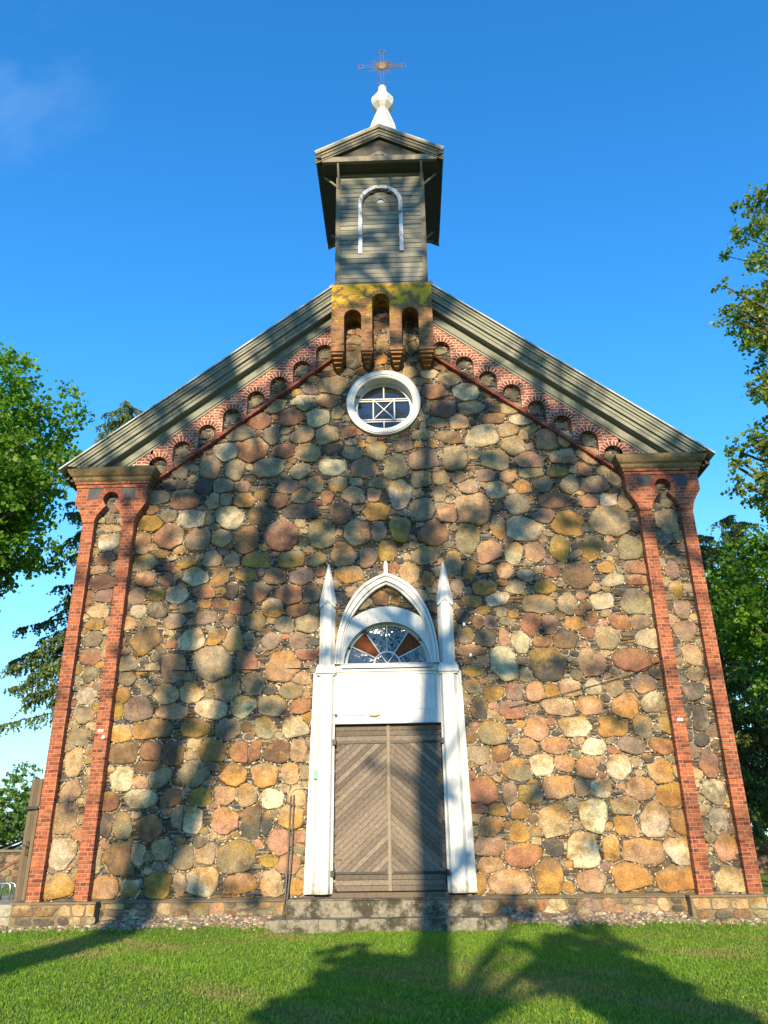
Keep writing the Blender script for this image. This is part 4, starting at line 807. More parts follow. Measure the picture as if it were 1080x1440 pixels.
# belfry
def belfry():
    root = empty('belfry', (0, .7, 15.0), None, None); root.parent = church
    Y0, Y1, H = -.50, 1.95, 1.225
    b = MB(); z = 15.0; n = 0
    tops = []
    while z < 19.25:
        h = rnd.uniform(.135, .185); h = min(h, 19.3-z)
        d = rnd.uniform(-.006, .008); t = rnd.random(); 
        def front(xa, xb): b.box(xa, xb, Y0+d, Y0+.05, z, z+h-.018, t*.7+rnd.random()*.3)
        # leave the arched opening free
        zc, r = 17.90, .52
        zm = z+h/2
        if zm < 16.14 or zm > zc+r: 
            k = rnd.choice((1, 2, 2)); xs = [-H+.1]+sorted(rnd.uniform(-.8, .8) for _ in range(k-1))+[H-.1]
            for a, c in zip(xs, xs[1:]): front(a+.002, c-.002)
        else:
            hw = r if zm < zc else math.sqrt(max(0.0, r*r-(zm-zc)**2)); front(-H+.1, -hw+.0); front(hw, H-.1)
        for s in (-1, 1):
            x0, x1 = sorted((s*(H-.02-d), s*(H-.07))); b.box(x0, x1, Y0+.1, Y1, z, z+h-.01, t)
        b.box(-H+.02, H-.02, Y1-.05, Y1+d, z, z+h-.01, t)
        z += h
    b.build('siding', M['siding'], root)
    b = MB(); b.box(-H+.08, H-.08, Y0+.14, Y1-.06, 14.95, 19.3, .1); b.build('inner_frame', M['soffit'], root)
    for s in (-1, 1):
        for ya, yb in ((Y0-.03, Y0+.10), (Y1-.08, Y1+.03)):
            b = MB(); x0, x1 = sorted((s*(H-.115), s*(H+.01))); b.box(x0, x1, ya, yb, 14.98, 19.3, rnd.random()); b.build('corner_board', M['board'], root)
    # shutter in the arched opening with its half-moon hole
    sh = MB(); z = 16.14
    while z < 18.42:
        h = .155; zm = z+h/2; hw = .52 if zm < 17.9 else math.sqrt(max(.0, .52**2-(zm-17.9)**2))
        if hw > .03:
            t = rnd.random()
            if abs(zm-18.09) < .08:
                for a, c in ((-hw, -.115), (.115, hw)): sh.box(a, c, Y0+.085, Y0+.12, z, z+h-.008, t)
            else: sh.box(-hw, hw, Y0+.085+rnd.uniform(0, .006), Y0+.12, z, z+h-.016, t)
        z += h
    # board around the moon hole
    X = [-.115+i*.23/12 for i in range(13)]; zl = 16.14+.155*12; 
    zz0 = 16.14+.155*int((18.09-16.14)/.155); f = lambda x: 18.02+math.sqrt(max(0, .1125**2-x*x))
    sh.strip([(X[i], X[i+1], min(zz0+.149, f(X[i])), min(zz0+.149, f(X[i+1])), zz0+.147, zz0+.147) for i in range(12)], Y0+.088, Y0+.12, .5)
    so_ = sh.build('shutter', M['siding'], root)
    hb = MB(); hb.box(-.13, .13, Y0+.123, Y0+.13, 17.95, 18.25); hb.build('louvre_hole', M['lead'], root)
    a = MB(); a.ring(0, 17.9, .50, .61, Y0-.045, Y0+.09, 0, 180, 14); a.box(-.61, -.505, Y0-.04, Y0+.09, 16.10, 17.895); a.box(.505, .61, Y0-.045, Y0+.09, 16.16, 17.895); a.build('window_trim', M['peel'], root)
    a = MB(); a.box(-.5, .5, Y0-.01, Y0+.12, 16.09, 16.135); a.build('window_sill', M['board'], root)
    # hood roof with pediment
    F_, B_, W_ = -1.10, 2.45, 1.78; ze, zr = 19.24, 20.20; hd = MB(); sl = (zr-ze)/W_
    for s in (-1, 1):
        P = [(0, F_, zr), (s*(W_+.02), F_, ze-.01), (s*(W_+.02), B_, ze-.01), (0, B_, zr)]; Q = [(p[0], p[1], p[2]+.05) for p in P]
        hd.add(P+Q, [(0, 1, 2, 3), (7, 6, 5, 4), (0, 4, 5, 1), (1, 5, 6, 2), (2, 6, 7, 3), (3, 7, 4, 0)])
    hr = hd.build('hood_roof', M['roof'], root)
    for y, sg in ((F_, 1), (B_-.16, 0)):
        rk = MB()
        for s in (-1, 1):
            for (dz0, dz1, dy0, dy1) in ((-.09, -.005, .0, .16), (-.16, -.094, .05, .16), (-.27, -.164, .08, .16), (-.32, -.274, .11, .16)):
                x_in = 0; P = []
                for yy in (y+dy0, y+dy1):
                    P += [(0, yy, zr+dz0), (s*(W_-.0), yy, ze+dz0), (s*(W_-.0), yy, ze+dz1), (0, yy, zr+dz1)]
                rk.add(P, [(0, 1, 2, 3), (7, 6, 5, 4), (0, 4, 5, 1), (1, 5, 6, 2), (2, 6, 7, 3)], rnd.random())
        rk.build('bargeboard', M['board'], hr)
    for y in (F_+.13, B_-.24):
        rk = MB()
        rk.box(-1.60, 1.60, y, y+.10, 18.98, 19.16, .6)
        if y < 0: rk.prism([(-.34, 19.165), (.34, 19.165), (.05, 19.34), (-.05, 19.34)], y+.02, y+.07, .7); rk.prism([(-.13, 19.19), (.13, 19.19), (.10, 19.27), (0, 19.30), (-.10, 19.27)], y-.0, y+.018, .3)
        rk.build('tie_beam', M['board'], hr)
    tp = MB(); tp.prism([(-1.55, 19.163), (1.55, 19.163), (.0, 19.98)], F_+.22, F_+.24, .2); tp.prism([(-1.55, 19.163), (1.55, 19.163), (.0, 19.98)], B_-.3, B_-.28, .2)
    tp.box(-1.66, 1.66, F_+.24, B_-.1, 18.99, 19.03, .2)
    for s in (-1, 1): x0, x1 = sorted((s*1.62, s*1.76)); tp.box(x0, x1, F_+.03, B_-.03, 19.04, 19.22, .3)
    tp.build('boarded_soffit', M['soffit'], hr)
    for s in (-1, 1):
        k = MB(); k.bar((s*1.16, Y0-.03, 18.45), (s*1.16, F_+.18, 18.99), .055, .055); k.build('bracket', M['board'], hr)
        for y in (Y0+.08, Y1-.1):
            k = MB(); k.bar((s*1.23, y, 18.62), (s*1.58, y, 18.99), .05, .05); k.build('bracket', M['board'], hr)
    # sheet-metal spirelet: octagonal flare, bulb and neck
    sp = MB(); n = 8; L = [(20.0, .66), (20.6, .58), (21.4, .49), (22.1, .40), (22.55, .27), (22.85, .175), (22.90, .20), (23.06, .34), (23.22, .385), (23.38, .36), (23.56, .25), (23.66, .165), (23.70, .15), (23.95, .13), (24.02, .05)]
    V = []
    for z, r in L: V += [(.08+r*math.cos(2*math.pi*(k+.5)/n), .70+r*math.sin(2*math.pi*(k+.5)/n), z) for k in range(n)]
    sp.add(V, [(q*n+k, q*n+(k+1) % n, (q+1)*n+(k+1) % n, (q+1)*n+k) for q in range(len(L)-1) for k in range(n)]+[tuple(range((len(L)-1)*n, len(L)*n))])
    for k in range(n):
        a = 2*math.pi*(k+.5)/n; sp.tube([(.08+(r+.004)*math.cos(a), .70+(r+.004)*math.sin(a), z) for z, r in L[:6]], .012, 5)
    sp.build('spirelet', M['tin'], root)
    # wrought cross with trefoil ends and a gilt sun
    c = MB(); y = .7; zc = 24.98; x0 = .09; g = .045
    for s in (-1, 1):
        c.tube([(x0+s*g, y, 24.0), (x0+s*g, y, zc+.62)], .010, 6); c.tube([(x0, y, zc+s*g), (x0, y, zc+s*g)], .001, 4)
        c.tube([(x0-.66, y, zc+s*g), (x0+.66, y, zc+s*g)], .010, 6)
    for ex, ez in ((-.70, 0), (.70, 0), (0, .68)):
        d = math.atan2(ez, ex)
        pts = []
        for a in range(0, 325, 12): aa = R_(a+18); pts.append((-.09*math.cos(aa)*(1+.35*math.cos(3*aa)), .10*math.sin(aa)*(1+.2*math.cos(3*aa))))
        c.tube([(x0+ex+p*math.cos(d)-q*math.sin(d)*1.0, y, zc+ez+p*math.sin(d)+q*math.cos(d)) for p, q in pts], .012, 6)
    c.tube([(x0-.12, y, 24.12), (x0-.17, y, 24.20), (x0-.10, y, 24.22)], .012, 6); c.tube([(x0+.12, y, 24.12), (x0+.17, y, 24.20), (x0+.10, y, 24.22)], .012, 6)
    for k in range(36):
        if k % 9 == 0: continue
        a = R_(k*10); r1 = (.50 if k % 2 else .34)*(1.15 if 20 < (k*10) % 180 < 50 or 130 < (k*10) % 180 < 160 else .9); c.tube([(x0+.17*math.cos(a), y, zc+.17*math.sin(a)), (x0+r1*math.cos(a), y, zc+r1*math.sin(a))], [.011, .004], 5)
    co = c.build('cross', M['gilt'], root)
    d = MB(); n = 28; V = []
    for dy, r in ((-.05, .09), (-.03, .165), (0, .19), (.03, .165), (.05, .09)): V += [(x0+r*math.cos(2*math.pi*k/n), y+dy, zc+r*math.sin(2*math.pi*k/n)) for k in range(n)]
    d.add(V, [(q*n+k, (q+1)*n+k, (q+1)*n+(k+1) % n, q*n+(k+1) % n) for q in range(4) for k in range(n)]+[tuple(range(n)), tuple(range(5*n-1, 4*n-1, -1))]); d.build('sun_disc', M['gilt'], root, True)
    for s in (-1, 1):
        f = MB(); f.prism([(s*1.23, 14.9), (s*1.42, 14.75), (s*1.40, 15.2), (s*1.28, 15.3)][::s], -.35, 1.6)
        f.build('base_flashing', M['roof'], root)
belfry()
b = MB(); b.tube([(-5.93, -.06, 5.06), (-4.6, -.075, 5.045), (-3.2, -.08, 5.035), (-1.7, -.08, 5.045)], .010, 5); b.tube([(-5.93, -.1, 5.04), (-5.95, -.26, 5.02)], .01, 5)
b.build('wall_cable', M['iron'], church)
b = MB(); b.tube([(2.6, -.09, 4.12), (3.6, -.11, 4.35), (5.2, -.10, 4.75), (5.9, -.06, 5.05)], .008, 5); b.build('wall_cable', M['iron'], church)
for x, z in ((1.72, 5.93), (1.83, 5.24), (-6.0, 3.62)):
    b = MB(); y0 = -.06 if x > 0 else -.2; b.tube([(x, y0, z-.03), (x, y0-.06, z-.03), (x, y0-.07, z)], .008, 6); b.tube([(x, y0-.07, z-.02), (x, y0-.07, z+.0), (x, y0-.07, z+.05)], [.03, .034, .022], 10); b.build('insulator', M['porcelain'], church)

# ------------------------------------------------------------------ ground, steps, gravel
def ground_z(x, y):
    d = max(0.0, -y) if abs(x) < 8.2 else math.hypot(max(0.0, -y), abs(x)-8.2)
    k = max(0.0, 1-max(0, d-.45)/.6); base = .115*k*k*(3-2*k)
    if abs(x) < 8.0 and y < .3 and d < .5: base += .14*(1-d/.5)*min(1, (8.0-abs(x))*2)
    base *= 1-.55*min(1, max(0, (abs(x)-4.5)/3))
    return base + .03*math.sin(x*.35+1)*math.sin(y*.3)*min(1, max(0, (-y-2)/4))
def lines(a, b, dense0, dense1, fine, coarse):
    L = [a]; 
    while L[-1] < b:
        v = L[-1]; dist = 0 if dense0 <= v <= dense1 else min(abs(v-dense0), abs(v-dense1)); L.append(v+fine+dist*coarse)
    return L
X = sorted(set([-q for q in lines(0, 420, 0, 9, .22, .22)]+lines(0, 420, 0, 9, .22, .22))); Yl = [-q for q in lines(10, 420, 10, 12, .5, .22)][::-1]+lines(-10, 2, -10, 2, .16, 0)+lines(2.3, 420, 2.3, 6, .5, .22)
V = [(x, y, ground_z(x, y)) for y in Yl for x in X]; nx = len(X)
F = [(j*nx+i, j*nx+i+1, (j+1)*nx+i+1, (j+1)*nx+i) for j in range(len(Yl)-1) for i in range(nx-1)]
k = NT('lawn_soil'); c = k.mix(k.ramp(k.noise(.8, 6, .7), [(.35, 0), (.7, 1)]), (.07, .125, .016), (.13, .17, .03)); c = k.mix(k.ramp(k.noise(2.2, 6, .75), [(.6, 0), (.72, .55)]), c, (.17, .13, .06)); k.col(c); k.bump(k.noise(14, 5), 1, .04); k.rough(.95)
tag(link('lawn', npmesh('lawn', V, np.array(F)), k.m, None, True), 'green lawn in front of the church running back past both corners', 'lawn', kind='structure')

# pebbles along the foot of the wall
ico_v = []; t = (1+5**.5)/2
for a in ((-1, t, 0), (1, t, 0), (-1, -t, 0), (1, -t, 0), (0, -1, t), (0, 1, t), (0, -1, -t), (0, 1, -t), (t, 0, -1), (t, 0, 1), (-t, 0, -1), (-t, 0, 1)): ico_v.append(a)
ico_v = np.array(ico_v)/math.sqrt(1+t*t)
ico_f = np.array([(0, 11, 5), (0, 5, 1), (0, 1, 7), (0, 7, 10), (0, 10, 11), (1, 5, 9), (5, 11, 4), (11, 10, 2), (10, 7, 6), (7, 1, 8), (3, 9, 4), (3, 4, 2), (3, 2, 6), (3, 6, 8), (3, 8, 9), (4, 9, 5), (2, 4, 11), (6, 2, 10), (8, 6, 7), (9, 8, 1)])
V = []; F = []; C = []
nP = 9000
px = rng.uniform(-8.3, 8.3, nP); py = -rng.uniform(.05, .62, nP)-.04*np.sin(px*2.1)+.05*np.sin(px*5.3)-np.abs(rng.normal(0, .06, nP)); ok = 0
PC = [(.28, .22, .15), (.36, .3, .22), (.18, .145, .11), (.24, .15, .10), (.11, .10, .085), (.30, .21, .12), (.44, .39, .3), (.16, .11, .07)]
for i in range(nP):
    x, y = px[i], py[i]
    if abs(x) < 2.3 and y > -1.1 and not (abs(x) > 2.05 and False): continue
    if 5.6 < abs(x) < 7.45 and y > -.38: continue
    s = .014+.034*rng.random()**2.0 if rng.random() < .96 else rng.uniform(.045, .075)
    a = rng.uniform(0, 6.28); sc = np.array([rng.uniform(.8, 1.4), rng.uniform(.7, 1.1), rng.uniform(.45, .8)])*s
    P = ico_v*sc*(1+rng.uniform(-.14, .14, (12, 1))); ca_, sa_ = math.cos(a), math.sin(a); P = np.stack([P[:, 0]*ca_-P[:, 1]*sa_, P[:, 0]*sa_+P[:, 1]*ca_, P[:, 2]], 1)+np.array([x, y, ground_z(x, y)+s*.25])
    F.append(ico_f+len(V)*12); V.append(P); c = np.array(PC[rng.integers(len(PC))])*rng.uniform(.75, 1.15); C.append(np.tile([*c, 1], (12, 1)))
tag(link('gravel', npmesh('gravel', np.concatenate(V), np.concatenate(F), dict(ca=np.concatenate(C))), M['pebble'], None, True), 'strip of small pale and brown pebbles along the foot of the church wall', 'gravel', kind='stuff')
V = []; F = []
for i in range(84):
    x = -8.4+i*.2
    for y, dz in ((-.66-.03*math.sin(x*2.1), -.03), (-.5, .006), (-.25, .008), (.02, .008)): V.append((x, y, ground_z(x, y)+dz))
for i in range(83): F += [(i*4+j, i*4+4+j, i*4+5+j, i*4+1+j) for j in range(3)]
tag(link('gravel_bed', npmesh('gravel_bed', V, np.array(F)), M['ledge']), 'sandy bed under the pebble strip', 'gravel bed', kind='structure')

st = empty('entrance_steps', (0, -.5, 0), 'two worn mossy stone steps below the brown double door', 'steps')
b = MB()
for x0, x1 in ((-2.10, -1.30), (-1.295, .02), (.025, 1.74)): b.box(x0, x1, -.98, -.30, -.14, .235, rnd.random(), .006)
b.build('lower_step', M['step'], st)
b = MB(); b.box(1.76, 2.16, -.90, -.25, -.05, .225, .5, .012); b.build('side_block', M['step'], st); b = MB(); b.box(-2.28, -2.11, -.88, -.2, -.04, .215, .5, .01); b.build('side_block', M['step'], st)
b = MB()
for x0, x1 in ((-1.96, -1.50), (-1.494, -.72), (-.714, .42), (.426, 1.74)): b.box(x0, x1, -.56, -.02, .22, .515, rnd.random(), .006)
b.box(-1.93, 1.71, -.59, -.0, .518, .535, .5, .004)
b.build('upper_step', M['step'], st)

# two dark pipes rising beside the portal
b = MB(); b.tube([(-2.06, -.32, .25), (-2.05, -.16, .62), (-2.03, -.12, 1.2), (-2.01, -.11, 2.42)], .016, 8)
M['pipe'] = mat_plain('grey_pipe', (.10, .085, .075), .6); r = b.build('conduit_pipe', M['pipe'], None, True); tag(r, 'pair of thin dark pipes leaning on the stones left of the portal', 'pipe')
b = MB(); b.tube([(-2.02, -.34, .25), (-2.0, -.17, .62), (-1.96, -.13, 1.2), (-1.945, -.12, 2.44)], .016, 8); b.build('second_pipe', M['pipe'], r, True)
b = MB(); b.tube([(-2.01, -.11, 2.42), (-2.0, -.12, 2.5), (-1.93, -.12, 2.56), (-1.7, -.13, 2.58)], .007, 6); b.build('cable', M['plastic'], r)

# ------------------------------------------------------------------ grass and dandelions
nB = 330000
u = rng.random(nB); y = -.55-(rng.random(nB)**1.0)*9.6; half = 1.0+(16.85+y)*.56+1.5
x = .4+(rng.random(nB)*2-1)*np.maximum(half, 5.5)
nS = 90000; x = np.concatenate([x, rng.uniform(-24, 24, nS)]); y = np.concatenate([y, rng.uniform(-17, 22, nS)])
keep = ~((np.abs(x) < 8.35) & (y > -.60-.03*np.sin(x*2.1)+rng.normal(0, .07, len(x)))) & ~((np.abs(x) < 2.18) & (y > -.99)) & ~((np.abs(x) < 7.3) & (y > -.5)) 
keep &= ~((x < -7.0) & (x > -9.3) & (y > -.1) & (y < 4.2))
x, y = x[keep], y[keep]; n = len(x)
def nz(a, b_, f, s_): return np.sin(a*f+s_)*np.cos(b_*f*1.3+s_*2)+.5*np.sin(a*f*2.3+b_*f*1.9+s_*3)
patch = nz(x, y, .9, 1.0)+.6*nz(x, y, 2.7, 2.0)+.5*nz(x, y, 7.1, .4)
edge = np.clip(1-(-y-.55)/1.2, 0, 1)
h = (.030+.026*rng.random(n)+.008*patch)*(1+.55*edge); h *= np.where(rng.random(n) < .05, 1.7, 1); h = np.clip(h*.88, .016, .12)
a = rng.uniform(0, 6.283, n); wd = rng.uniform(.0035, .0075, n)*(1+.0*y); ln = rng.uniform(.2, 1.0, n)*h; wide = rng.random(n) < .025*(1+np.clip(nz(x, y, 1.7, 9), -.9, 2)); wd = np.where(wide, wd*2.8, wd); h = np.where(wide, h*.75, h); la = rng.uniform(0, 6.283, n)
gz = np.array([ground_z(float(p), float(q)) for p, q in zip(x, y)])-.004
dx, dy = np.cos(a)*wd, np.sin(a)*wd; lx, ly = np.cos(la)*ln, np.sin(la)*ln
V = np.empty((n, 5, 3)); V[:, 0] = np.stack([x-dx, y-dy, gz], 1); V[:, 1] = np.stack([x+dx, y+dy, gz], 1)
V[:, 2] = np.stack([x+dx*.8+lx*.35, y+dy*.8+ly*.35, gz+h*.6], 1); V[:, 3] = np.stack([x-dx*.8+lx*.35, y-dy*.8+ly*.35, gz+h*.6], 1); V[:, 4] = np.stack([x+lx, y+ly, gz+h*.95], 1)
i5 = np.arange(n)*5; F4 = np.stack([i5, i5+1, i5+2, i5+3], 1); F3 = np.stack([i5+3, i5+2, i5+4], 1)
dry = np.clip((nz(x, y, .6, 4)+.7*nz(x, y, 1.9, 5)+.8*rng.random(n)-.72-edge), 0, 1)[:, None]*.8; f = rng.uniform(.65, 1.35, (n, 1))
base = np.array([.125, .235, .016])*(1-dry)+np.array([.26, .22, .085])*dry; base = np.where(wide[:, None], np.array([.07, .17, .03]), base); base = base*f*(1+.15*patch[:, None]*.5); yel = (rng.random((n, 1)) < .10); base = np.where(yel, np.array([.24, .33, .03])*f, base)
C = np.concatenate([np.clip(base, .01, .6), np.ones((n, 1))], 1); C = np.repeat(C[:, None], 5, 1)
tag(link('grass', npmesh('grass', V.reshape(-1, 3), [F4, F3], dict(ca=C.reshape(-1, 4))), M['grass']), 'short mown grass blades covering the lawn', 'grass', kind='stuff')
M['yellow'] = mat_plain('dandelion_yellow', (.75, .5, .02), .6); M['stem'] = mat_plain('green_stem', (.09, .17, .03), .6)
DL = [((-1.81, -6.51), 'in the sunlit grass left of the middle shadow'), ((-1.08, -7.99), 'nearest the viewer, left of the middle shadow'), ((-.22, -5.43), 'just left of where the trunk shadow widens'), ((-3.73, -7.49), 'at the left edge of the lawn near the viewer'),
      ((-2.94, -6.45), 'below the end of the left shadow band'), ((1.26, -3.51), 'in the trunk shadow close to the steps'), ((1.32, -5.58), 'beside the trunk shadow, halfway to the steps'), ((1.94, -8.17), 'deep in the right-hand round shadow'),
      ((3.39, -3.25), 'in the soft shade right of the steps'), ((5.35, -1.99), 'close to the pebbles at right'), ((3.84, -7.94), 'at the right edge of the lawn near the viewer')]
for (x, y), where in DL:
    z = ground_z(x, y); hh = rnd.uniform(.06, .09)
    r = tag(empty('dandelion', (x, y, z), None, None), 'small yellow dandelion '+where, 'flower', 'dandelions in the lawn')
    b = MB(); tx, ty = rnd.uniform(-.015, .015), rnd.uniform(-.015, .01); b.tube([(x, y, z-.01), (x+tx*.5, y+ty*.5, z+hh*.6), (x+tx, y+ty, z+hh)], .0025, 5); b.build('stem', M['stem'], r)
    b = MB()
    for rr, nn, dz in ((.021, 16, 0), (.016, 13, .004), (.009, 9, .008)):
        for k_ in range(nn): a = 2*math.pi*k_/nn+rr*90; c, s = math.cos(a), math.sin(a); b.add([(x+tx, y+ty, z+hh+dz), (x+tx+rr*c-.003*s, y+ty+rr*s+.003*c, z+hh+dz+.006), (x+tx+rr*c+.003*s, y+ty+rr*s-.003*c, z+hh+dz+.006)], [(0, 1, 2)])
    b.build('flower_head', M['yellow'], r)

# ------------------------------------------------------------------ trees
def leaf_quads(P, size, flat=.6):
    """P (n,3) leaf centres -> diamond leaves with random attitude"""
    n = len(P); nrm = rng.normal(0, 1, (n, 3)); nrm[:, 2] = np.abs(nrm[:, 2])*flat+.3; nrm /= np.linalg.norm(nrm, axis=1, keepdims=True)
    a = rng.normal(0, 1, (n, 3)); a -= nrm*(a*nrm).sum(1, keepdims=True); a /= np.linalg.norm(a, axis=1, keepdims=True); b = np.cross(nrm, a)
    s = (size*rng.uniform(.6, 1.25, n))[:, None]; V = np.empty((n, 4, 3)); V[:, 0] = P-a*s*.5; V[:, 1] = P+b*s*.42+a*s*.08-nrm*s*.06; V[:, 2] = P+a*s*.55; V[:, 3] = P-b*s*.42+a*s*.08-nrm*s*.06
    return V.reshape(-1, 3), (np.arange(n)*4)[:, None]+np.arange(4)
def clump_pts(c, r, n, flat=.75):
    """sprays of leaves: each clump is a few small tufts so its outline stays ragged"""
    k = max(3, int(n/16)); d = rng.normal(0, 1, (k, 3)); d /= np.linalg.norm(d, axis=1, keepdims=True); rr = r*rng.uniform(.25, 1.0, (k, 1))**.6
    t = d*rr*np.array([1, 1, flat]); q = np.repeat(t, int(math.ceil(n/k)), 0)[:n]; return np.array(c)+q+rng.normal(0, .14*r+.03, (len(q), 3))*np.array([1, 1, .6])
def branchy(b, trunk, clumps, r0, n_sub=0):
    """trunk: list of (x,y,z,r); a limb from the nearest lower trunk point to each clump"""
    b.tube([p[:3] for p in trunk], [p[3] for p in trunk], 10)
    for (x, y, z, r) in clumps:
        best = None
        for i in range(len(trunk)-1):
            for f in (0, .33, .66):
                q = [trunk[i][j]+(trunk[i+1][j]-trunk[i][j])*f for j in range(4)]
                if q[2] > z-.3: continue
                d = math.dist(q[:3], (x, y, z)); sc = d+abs((z-q[2])-.55*math.hypot(x-q[0], y-q[1]))*.7
                if best is None or sc < best[0]: best = (sc, q, d)
        if best is None: continue
        q = best[1]; rb = min(q[3]*.6, .03+.022*best[2]); mid = [(q[0]*.45+x*.55)+rnd.uniform(-.2, .2), (q[1]*.45+y*.55)+rnd.uniform(-.2, .2), q[2]*.55+z*.45-.04*best[2]+rnd.uniform(-.1, .2)]
        b.tube([q[:3], mid, (x, y, z)], [rb, rb*.6, rb*.22], 5, caps=False)
def ellipsoid_clumps(c, R, n, r, shell=.55, zmin=None):
    out = []
    while len(out) < n:
        d = rng.normal(0, 1, 3); d /= np.linalg.norm(d); f = rng.uniform(shell, 1.0); p = np.array(c)+d*np.array(R)*f
        if zmin and p[2] < zmin: continue
        out.append((*p, r*rng.uniform(.65, 1.3)))
    return out
def tree(name, base, trunk, clumps, per, lsize, leafmat, label, cat='tree', group=None, hide_far=None):
    r = tag(empty(name, base, None, None), label, cat, group)
    b = MB(); branchy(b, trunk, clumps, .3); b.build('trunk', M['bark'], r, True)
    P = np.concatenate([clump_pts(c[:3], c[3], max(8, int(per*(c[3])**2))) for c in clumps]); V, F = leaf_quads(P, lsize)
    link('crown', npmesh('crown', V, F), M[leafmat], r)
    return r
def trk(x, y, z0, h, r, lean=(0, 0), n=6, wig=.15):
    return [(x+lean[0]*(i/n)+rnd.uniform(-wig, wig)*(i > 0), y+lean[1]*(i/n)+rnd.uniform(-wig, wig)*(i > 0), z0+h*i/n, r*(1-.8*(i/n)**1.2)*(1.35 if i == 0 else 1)) for i in range(n+1)]
# big maple at left
cl = ellipsoid_clumps((-18.6, 10, 14.8), (6.1, 5.2, 6.1), 250, 1.15, .35)
tree('maple_tree', (-19, 10, 0), trk(-19, 10, -.1, 17, .45), cl, 300, .20, 'maple', 'large full-leaved green maple hanging in from the left beside the church', 'tree', 'broadleaf trees round the church')
# right-hand maple beyond the corner
cl = ellipsoid_clumps((12.5, 4.5, 6.9), (3.7, 3.2, 2.9), 130, .72, .35)
tree('maple_tree', (12.6, 4.5, 0), trk(12.6, 4.5, -.1, 8.6, .26), cl, 420, .135, 'maple', 'rounded dark green tree behind the right corner buttress', 'tree', 'broadleaf trees round the church')
# oak with yellow-green young leaves reaching in from the right
edge = [(13.6, 22.6), (13.5, 20.6), (12.7, 18.8), (12.1, 17.9), (11.5, 17.7), (12.5, 16.8), (12.3, 15.1), (12.5, 13.9), (11.3, 13.0), (10.7, 11.6), (11.3, 11.1), (11.9, 12.3), (12.9, 21.6), (12.2, 14.4)]
cl = [(x+.25, 5+rnd.uniform(-.8, .8), z, rnd.uniform(.42, .68)) for x, z in edge]+[(x+rnd.uniform(.7, 1.4), 5+rnd.uniform(-1.5, 1.5), z+rnd.uniform(-.8, .8), rnd.uniform(.55, .85)) for x, z in edge for _ in range(3)]
cl += [(x+rnd.uniform(-.3, .5), 5+rnd.uniform(-1.0, 1.0), z+rnd.uniform(-.7, .7), rnd.uniform(.3, .45)) for x, z in edge for _ in range(2)]
cl += [(13.0+rnd.uniform(0, 2.4)+(.9 if 14 < z < 15.5 else 0), 5+rnd.uniform(-1.5, 1.5), z, rnd.uniform(.45, .75)) for z in [10.8+.30*i for i in range(40)]]
cl += [c for c in ellipsoid_clumps((19.4, 5, 18.0), (4.6, 4.6, 6.3), 110, 1.0, .4)]
tree('oak_tree', (18.8, 5, 0), trk(18.8, 5, -.1, 20, .45), cl, 330, .15, 'oak', 'tall oak with sparse yellow-green leaves reaching in from the right edge', 'tree', 'broadleaf trees round the church')
def larch(x, y, H, L, label, nb=4, zb=3.2):
    r = tag(empty('larch_tree', (x, y, 0), None, None), label, 'tree', 'larches behind the church')
    b = MB(); b.tube([(x, y, -.1), (x+.05, y, H*.5), (x, y, H-.9)], [.30, .17, .02], 9); b.build('trunk', M['bark'], r, True)
    bb = MB(); N = []; z = zb
    while z < H-.3:
        for _ in range(nb):
            a = rng.uniform(0, 6.28); f = 1-z/H; l = L*(f**.5)*rng.uniform(.55, 1.1)+.3; drop = .48*l*rng.uniform(.6, 1.3); zz = z+rng.uniform(-.2, .2)
            pts = [np.array([x+math.cos(a)*l*t_, y+math.sin(a)*l*t_, zz+.10*l*t_-drop*t_**1.6+.09*l*max(0, t_-.75)]) for t_ in (0, .25, .5, .75, 1)]
            bb.tube(pts, [.045*f+.012, .03*f+.01, .02*f+.007, .012, .005], 4, caps=False)
            m_ = int(l*30)
            for q in range(m_):
                t_ = rng.uniform(.12, 1); i = min(3, int(t_*4)); p = pts[i]+(pts[i+1]-pts[i])*(t_*4-i); tl = rng.uniform(.25, .75)*(1.1-.4*t_); side = rng.normal(0, .45, 2)
                tt = np.linspace(0, 1, 9)[:, None]; N.append(p+np.concatenate([side[0]*tt, side[1]*tt, -tt**1.3*.9], 1)*tl)
        z += .42
    bb.build('limbs', M['bark'], r)
    P = np.concatenate(N)+rng.normal(0, .012, (sum(len(q) for q in N), 3)); n = len(P)
    V, F = leaf_quads(P, .115, .3); link('crown', npmesh('crown', V, F), M['larch'], r)
larch(-12.9, 15.5, 21.8, 4.0, 'tall larch with its feathery tip above the left roof slope', zb=6.6)
larch(13.9, 17.5, 15.6, 5.0, 'larch with drooping boughs directly behind the right corner buttress')
larch(16.8, 18.5, 16.4, 4.6, 'larch at the far right edge, tip rising above the rounded tree')
